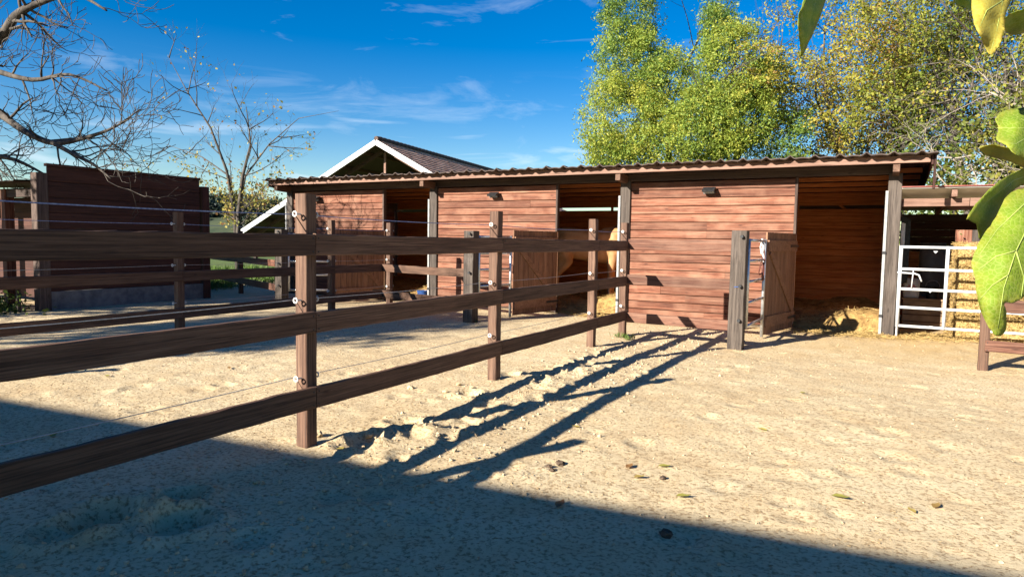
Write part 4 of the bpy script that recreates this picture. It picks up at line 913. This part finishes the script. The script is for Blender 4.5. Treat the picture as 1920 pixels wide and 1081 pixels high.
# ------------------------------------------------------------------ far hill and its wood, meadow grass, weeds
b_ = MB(); hc = Vector((-265, 190, 0)); X_, Y_ = np.meshgrid(np.linspace(-1, 1, 40), np.linspace(-1, 1, 40)); X_ = X_.ravel(); Y_ = Y_.ravel()
HH = np.clip(1-X_**2-Y_**2, 0, 1)*14.5+fbm(X_, Y_, 3, 3, 2)*2.5-1.2
i = (np.arange(39)[:, None]*40 + np.arange(39)[None]).ravel()
tag(np_mesh('hill', np.stack([hc.x+X_*90, hc.y+Y_*70, HH], 1), np.stack([i, i+1, i+41, i+40], 1), noisy('meadow', (.025, .04, .02), (.06, .075, .035), .12, .95, 0), smooth=True), 'low wooded hill on the horizon', kind='structure')
r = np.random.default_rng(6); k = r.choice(len(X_), 420, p=np.clip(HH, .0, None)/np.clip(HH, 0, None).sum()); PP, TT = [], []
for j in k:
    c = np.array([hc.x+X_[j]*90, hc.y+Y_[j]*70, HH[j]+2.0]); s = r.uniform(2.6, 5.2); m_ = 220; u = r.normal(size=(m_, 3)); u /= np.linalg.norm(u, axis=1)[:, None]
    PP.append(c+u*s*r.uniform(.7, 1.05, (m_, 1))*np.array([1, 1, 1.0])); TT.append(np.clip(r.uniform(.1, .9)+r.normal(size=m_)*.1, 0, 1))
tag(leaves('far_wood', np.concatenate(PP), 1.5, np.concatenate(TT), M['farwood'], None, 4, .8), 'wood of small round trees on the far hill', 'wood', kind='stuff')
r = np.random.default_rng(16)
gx = np.concatenate([r.uniform(-24, -15.5, 9000), r.normal(-16.2, .5, 1500)]); gy = np.concatenate([r.uniform(10.6, 20, 9000), r.normal(11.6, .5, 1500)])
P_ = np.stack([gx, gy, np.zeros(len(gx))], 1); o = leaves('meadow_grass', P_, .22, r.random(len(gx)), M['grass'], None, 5, .08, -1.6); tag(o, 'sunlit meadow grass beyond the paddock fence', 'grass', kind='stuff')
r = np.random.default_rng(18)
P_ = np.concatenate([np.stack([r.normal(-14.1, .5, 1500), r.normal(5.75, .25, 1500), np.abs(r.normal(.12, .12, 1500))], 1)])
t = thing('weed_patch', (-14.1, 5.8, 0), 'dark patch of low leafy weeds at the shed corner', 'weeds'); o = leaves('foliage', P_, .09, r.random(1500)*.5, M['hedge'], t, 8, .6, -.2); o['kind'] = 'stuff'
for k, (a_, b_2) in enumerate([(885, 604), (1165, 634), (1180, 638)]):
    q = gz(a_, b_2); P_ = np.stack([r.normal(q.x, .05, 40), r.normal(q.y, .03, 40), np.full(40, gh(q.x, q.y))], 1); t = thing('grass_tuft', (q.x, q.y, gh(q.x, q.y)), ['small green grass tuft at the foot of the middle gate post', 'small green grass tuft by the fence end before the stable', 'small green grass tuft by the fence end before the stable'][k], 'grass', 'grass tufts in the sand')
    o = leaves('blades', P_, .09, r.random(40), M['grass'], t, 20+k, .12, -1.5)
# fallen leaves and dark clods
r_ = random.Random(8)
for k, (a_, b_2, s) in enumerate([(1180, 872, .05), (1198, 893, .045), (1245, 872, .05), (1575, 935, .06), (1505, 740, .05), (1430, 807, .05), (1755, 948, .05), (1280, 930, .05), (200, 705, .05), (430, 690, .05), (100, 820, .05), (1050, 945, .06), (640, 842, .05), (800, 700, .05), (1710, 958, .04), (1080, 800, .045)]):
    s *= .8; q = gz(a_, b_2); z = gh(q.x, q.y)+.008; b_ = MB(); an = r_.uniform(0, 6.28); m_ = Matrix.Translation((q.x, q.y, z)) @ Matrix.Rotation(an, 4, 'Z')
    prof = [(-1, 0, .1), (-.5, .45, .25), (.1, .55, .28), (.7, .3, .2), (1.1, 0, .35), (.7, -.3, .2), (.1, -.5, .3), (-.5, -.4, .2), (0, 0, .02)]
    b_.add([m_ @ Vector((x*s, y*s, zz*s)) for x, y, zz in prof], [(8, j, (j+1) % 8) for j in range(8)], r_.random())
    tag(b_.build('fallen_leaf', M['yellowleaf'], None, True, True), 'small fallen autumn leaf lying on the sand', 'leaf', 'fallen leaves')
for k, (a_, b_2, s) in enumerate([(1030, 872, .035), (1050, 866, .045), (1248, 1000, .05), (1035, 880, .03), (1243, 893, .03), (940, 803, .03), (860, 722, .04), (885, 728, .04), (770, 727, .05), (690, 810, .06), (595, 815, .06), (835, 735, .045), (1110, 768, .03), (480, 905, .03)]):
    s *= .72; q = gz(a_, b_2); bm = bmesh.new(); bmesh.ops.create_icosphere(bm, subdivisions=2, radius=s)
    for v in bm.verts: v.co = v.co*r_.uniform(.65, 1.15); v.co.z *= .62
    me = bpy.data.meshes.new('dirt_clod'); bm.to_mesh(me); bm.free(); me.materials.append(M['clod'] if k < 6 else M['sand'])
    tag(link(bpy.data.objects.new('dirt_clod', me), None, Matrix.Translation((q.x, q.y, gh(q.x, q.y)+s*.3))), 'dark crumbly clod lying on the sand' if k < 6 else 'pale clod of caked sand by the fence', 'clod', 'dark clods' if k < 6 else 'sand clods')

# ------------------------------------------------------------------ fig tree beside the viewpoint
FG = thing('fig_tree', (2.1, .1, 0), 'fig tree with large green leaves hanging into view at the right', 'tree')
fd = 1.15
br = MB(); br.tube([(2.1, .1, -.1), (2.0, .2, .8), (1.6, .5, 1.7), (1.25, .8, 2.15), (.9, 1.05, 2.6)], [.075, .06, .045, .03, .02], 8)
hub1 = at(2010, 330, fd+.05); hub2 = at(1965, -40, fd+.1); hub3 = at(1560, -130, 1.5)
br.tube([(1.6, .5, 1.7), hub1+Vector((.12, .03, .06)), hub1], [.02, .014, .008], 6); br.tube([(1.25, .8, 2.15), hub2+Vector((.1, 0, .05)), hub2], [.018, .012, .007], 6)
br.tube([(.9, 1.05, 2.6), hub2+Vector((-.02, .15, .35)), hub3+Vector((.05, 0, .1)), hub3], [.014, .011, .008, .006], 6)
br.build('branch', M['palebark'], FG, True)
def fig_leaf(poly, depth, curl, stem, tint0, veins, label=None, tilt=(0, 0)):
    """outline in view directions at arm's length, curled in depth and given real thickness"""
    cx = sum(p[0] for p in poly)/len(poly); cy = sum(p[1] for p in poly)/len(poly)
    sp = max(max(abs(p[0]-cx), abs(p[1]-cy)) for p in poly)
    def dep(x, y):
        u, v = (x-cx)/sp, (y-cy)/sp
        return depth + curl*(u*u*.8+v*v*.55-.25) + tilt[0]*u + tilt[1]*v + .008*math.sin(u*9+v*3)+.005*math.sin(v*11-u*4)
    # smooth outline
    n = len(poly); out = []
    for k in range(n):
        p0, p1, p2, p3 = [Vector((*poly[(k+j) % n], 0)) for j in (-1, 0, 1, 2)]
        for s in range(5):
            u = s/5; q = .5*((2*p1)+(p2-p0)*u+(2*p0-5*p1+4*p2-p3)*u*u+(3*p1-p0-3*p2+p3)*u**3); out.append((q.x+random.uniform(-1, 1)*.8, q.y+random.uniform(-1, 1)*.8))
    bm = bmesh.new(); vs = [bm.verts.new((x, y, 0)) for x, y in out]; bm.faces.new(vs); bmesh.ops.triangulate(bm, faces=bm.faces)
    for _ in range(3):
        bmesh.ops.subdivide_edges(bm, edges=[e for e in bm.edges if e.calc_length() > sp*.09], cuts=1); bmesh.ops.triangulate(bm, faces=bm.faces)
    bmesh.ops.beautify_fill(bm, faces=bm.faces, edges=bm.edges)
    tint = []
    for v in bm.verts:
        x, y = v.co.x, v.co.y; ed = min((x-a_)**2+(y-b_2)**2 for a_, b_2 in out[::3])**.5/sp; tint.append(max(0, min(1, tint0+.55*max(0, 1-ed/.14)*random.uniform(.2, 1)))); v.co = at(x, y, dep(x, y))
    me = bpy.data.meshes.new('leaf'); bm.to_mesh(me); bm.free(); c0 = at(cx, cy, depth)
    me.transform(Matrix.Translation(-c0)); me.materials.append(M['fig']); me.attributes.new('tint', 'FLOAT', 'POINT').data.foreach_set('value', tint); me.polygons.foreach_set('use_smooth', [True]*len(me.polygons))
    o = link(bpy.data.objects.new('leaf', me), FG, Matrix.Translation(c0)); s = o.modifiers.new('s', 'SOLIDIFY'); s.thickness = .0007
    if label: o['label'] = label
    b_ = MB()
    for vv in veins:
        L_ = []
        for k in range(len(vv)-1):
            for q in range(6): u = q/6; L_.append((vv[k][0]*(1-u)+vv[k+1][0]*u, vv[k][1]*(1-u)+vv[k+1][1]*u))
        L_.append(vv[-1]); m_ = len(L_); b_.tube([at(x, y, dep(x, y)-.0006) for x, y in L_], [.0013*(1-.75*j/m_) for j in range(m_)], 5)
    if stem: b_.tube([at(stem[0][0], stem[0][1], dep(*stem[0])), stem[1]], .0022, 5)
    if b_.v: b_.build('vein', M['vein'], o, True)
fig_leaf([(1925, 352), (1890, 365), (1862, 415), (1838, 450), (1822, 490), (1828, 520), (1832, 555), (1842, 590), (1858, 618), (1872, 630), (1886, 618), (1887, 585), (1884, 568), (1905, 566), (1932, 552), (1970, 560), (2020, 610), (2050, 540), (2060, 440), (2030, 370), (1985, 345)],
         1.10, .10, ((1985, 350), hub1), .02, [[(1985, 350), (1940, 400), (1905, 470), (1882, 540), (1871, 615)], [(1985, 350), (1925, 378), (1870, 430), (1835, 480)], [(1985, 350), (2010, 450), (2018, 590)], [(1930, 415), (1960, 480), (1950, 545)], [(1905, 470), (1868, 480), (1836, 505)], [(1890, 515), (1860, 535), (1838, 560)], [(1905, 470), (1920, 520), (1915, 555)]], 'big sunlit yellow-green leaf', tilt=(.02, -.05))
fig_leaf([(1812, 412), (1820, 395), (1848, 362), (1880, 335), (1915, 318), (1960, 300), (2000, 310), (1960, 335), (1920, 345), (1895, 362), (1872, 398), (1855, 430), (1838, 452), (1832, 425), (1826, 400)],
         1.20, -.05, ((1985, 306), hub1), 0, [[(1985, 306), (1900, 338), (1850, 378), (1816, 410)], [(1895, 345), (1865, 390), (1840, 440)]], 'dark leaf seen from its shaded side', tilt=(.22, .10))
fig_leaf([(1866, 222), (1885, 208), (1930, 200), (1990, 190), (2030, 240), (2000, 300), (1940, 300), (1905, 290), (1885, 272), (1868, 262), (1872, 242)],
         1.22, .06, ((1995, 245), hub1), 0, [[(1995, 245), (1930, 240), (1870, 240)], [(1950, 242), (1905, 270), (1885, 268)], [(1950, 242), (1900, 215)]], 'pale green leaf', tilt=(.05, -.1))
fig_leaf([(1836, 280), (1860, 270), (1890, 276), (1930, 262), (1990, 290), (1960, 330), (1915, 312), (1885, 300), (1858, 294)],
         1.32, .05, ((1985, 290), hub1), .45, [[(1985, 290), (1900, 288), (1840, 281)]], 'yellowing leaf', tilt=(.05, .25))
fig_leaf([(1822, 5), (1830, -30), (1875, -60), (1900, -20), (1886, 25), (1882, 60), (1872, 88), (1856, 103), (1840, 72), (1826, 45)],
         1.15, .06, ((1890, -45), hub2), .75, [[(1890, -45), (1878, 10), (1868, 60), (1857, 100)], [(1882, 0), (1850, 20), (1835, 55)], [(1885, -25), (1850, -15), (1828, 5)]], 'yellow blotched leaf', tilt=(.05, -.06))
fig_leaf([(1788, 2), (1800, -25), (1840, -60), (1880, -50), (1850, -10), (1830, 14), (1812, 17)], 1.25, -.05, ((1872, -52), hub2), 0, [[(1872, -52), (1830, -10), (1800, 8)]], tilt=(.1, .1))
fig_leaf([(1880, 52), (1888, 30), (1915, 18), (1960, 0), (2000, 10), (1980, 35), (1940, 48), (1905, 66)], 1.22, -.05, ((1975, 8), hub2), .05, [[(1975, 8), (1930, 35), (1885, 48)]], tilt=(.05, .2))
fig_leaf([(1497, 62), (1496, 35), (1505, 5), (1520, -40), (1545, -60), (1552, -20), (1543, 15), (1530, 50), (1516, 80), (1503, 106), (1500, 85)],
         1.45, .04, ((1545, -58), hub3), .0, [[(1545, -58), (1530, 0), (1512, 60), (1503, 102)]], 'narrow hanging dark leaf', tilt=(.2, .05))

# unseen rest of the fig's crown, spread overhead to cut skylight on the foreground
br = MB(); rr = random.Random(44); tp = []
for k in range(7): grow(br, tp, rr, (1.55-.06*k, .54+.05*k, 1.75+.08*k), (rr.uniform(-.75, .5), rr.uniform(-.6, .3), .8), 2.0, .03, 1, 3, dict(wob=.12, up=[.05, .04, .03], n=[4, 4, 3], ang=(25, 60), len=(.5, .75)))
v_ = np.array(br.v); br.build('limbs', M['palebark'], FG, True)
r = np.random.default_rng(91); P_, T_ = crown([((.55, -.2, 4.1), (2.3, 1.9, .7), .3), ((1.6, -.8, 3.4), (1.5, 1.6, .9), .3), ((-1.1, -1.5, 4.5), (1.5, 1.5, .5), .3)], 420, 10, .24, r, .2)
o = leaves('crown', P_, .24, T_*.4, M['hedge'], FG, 17, .8, .5); o['kind'] = 'stuff'
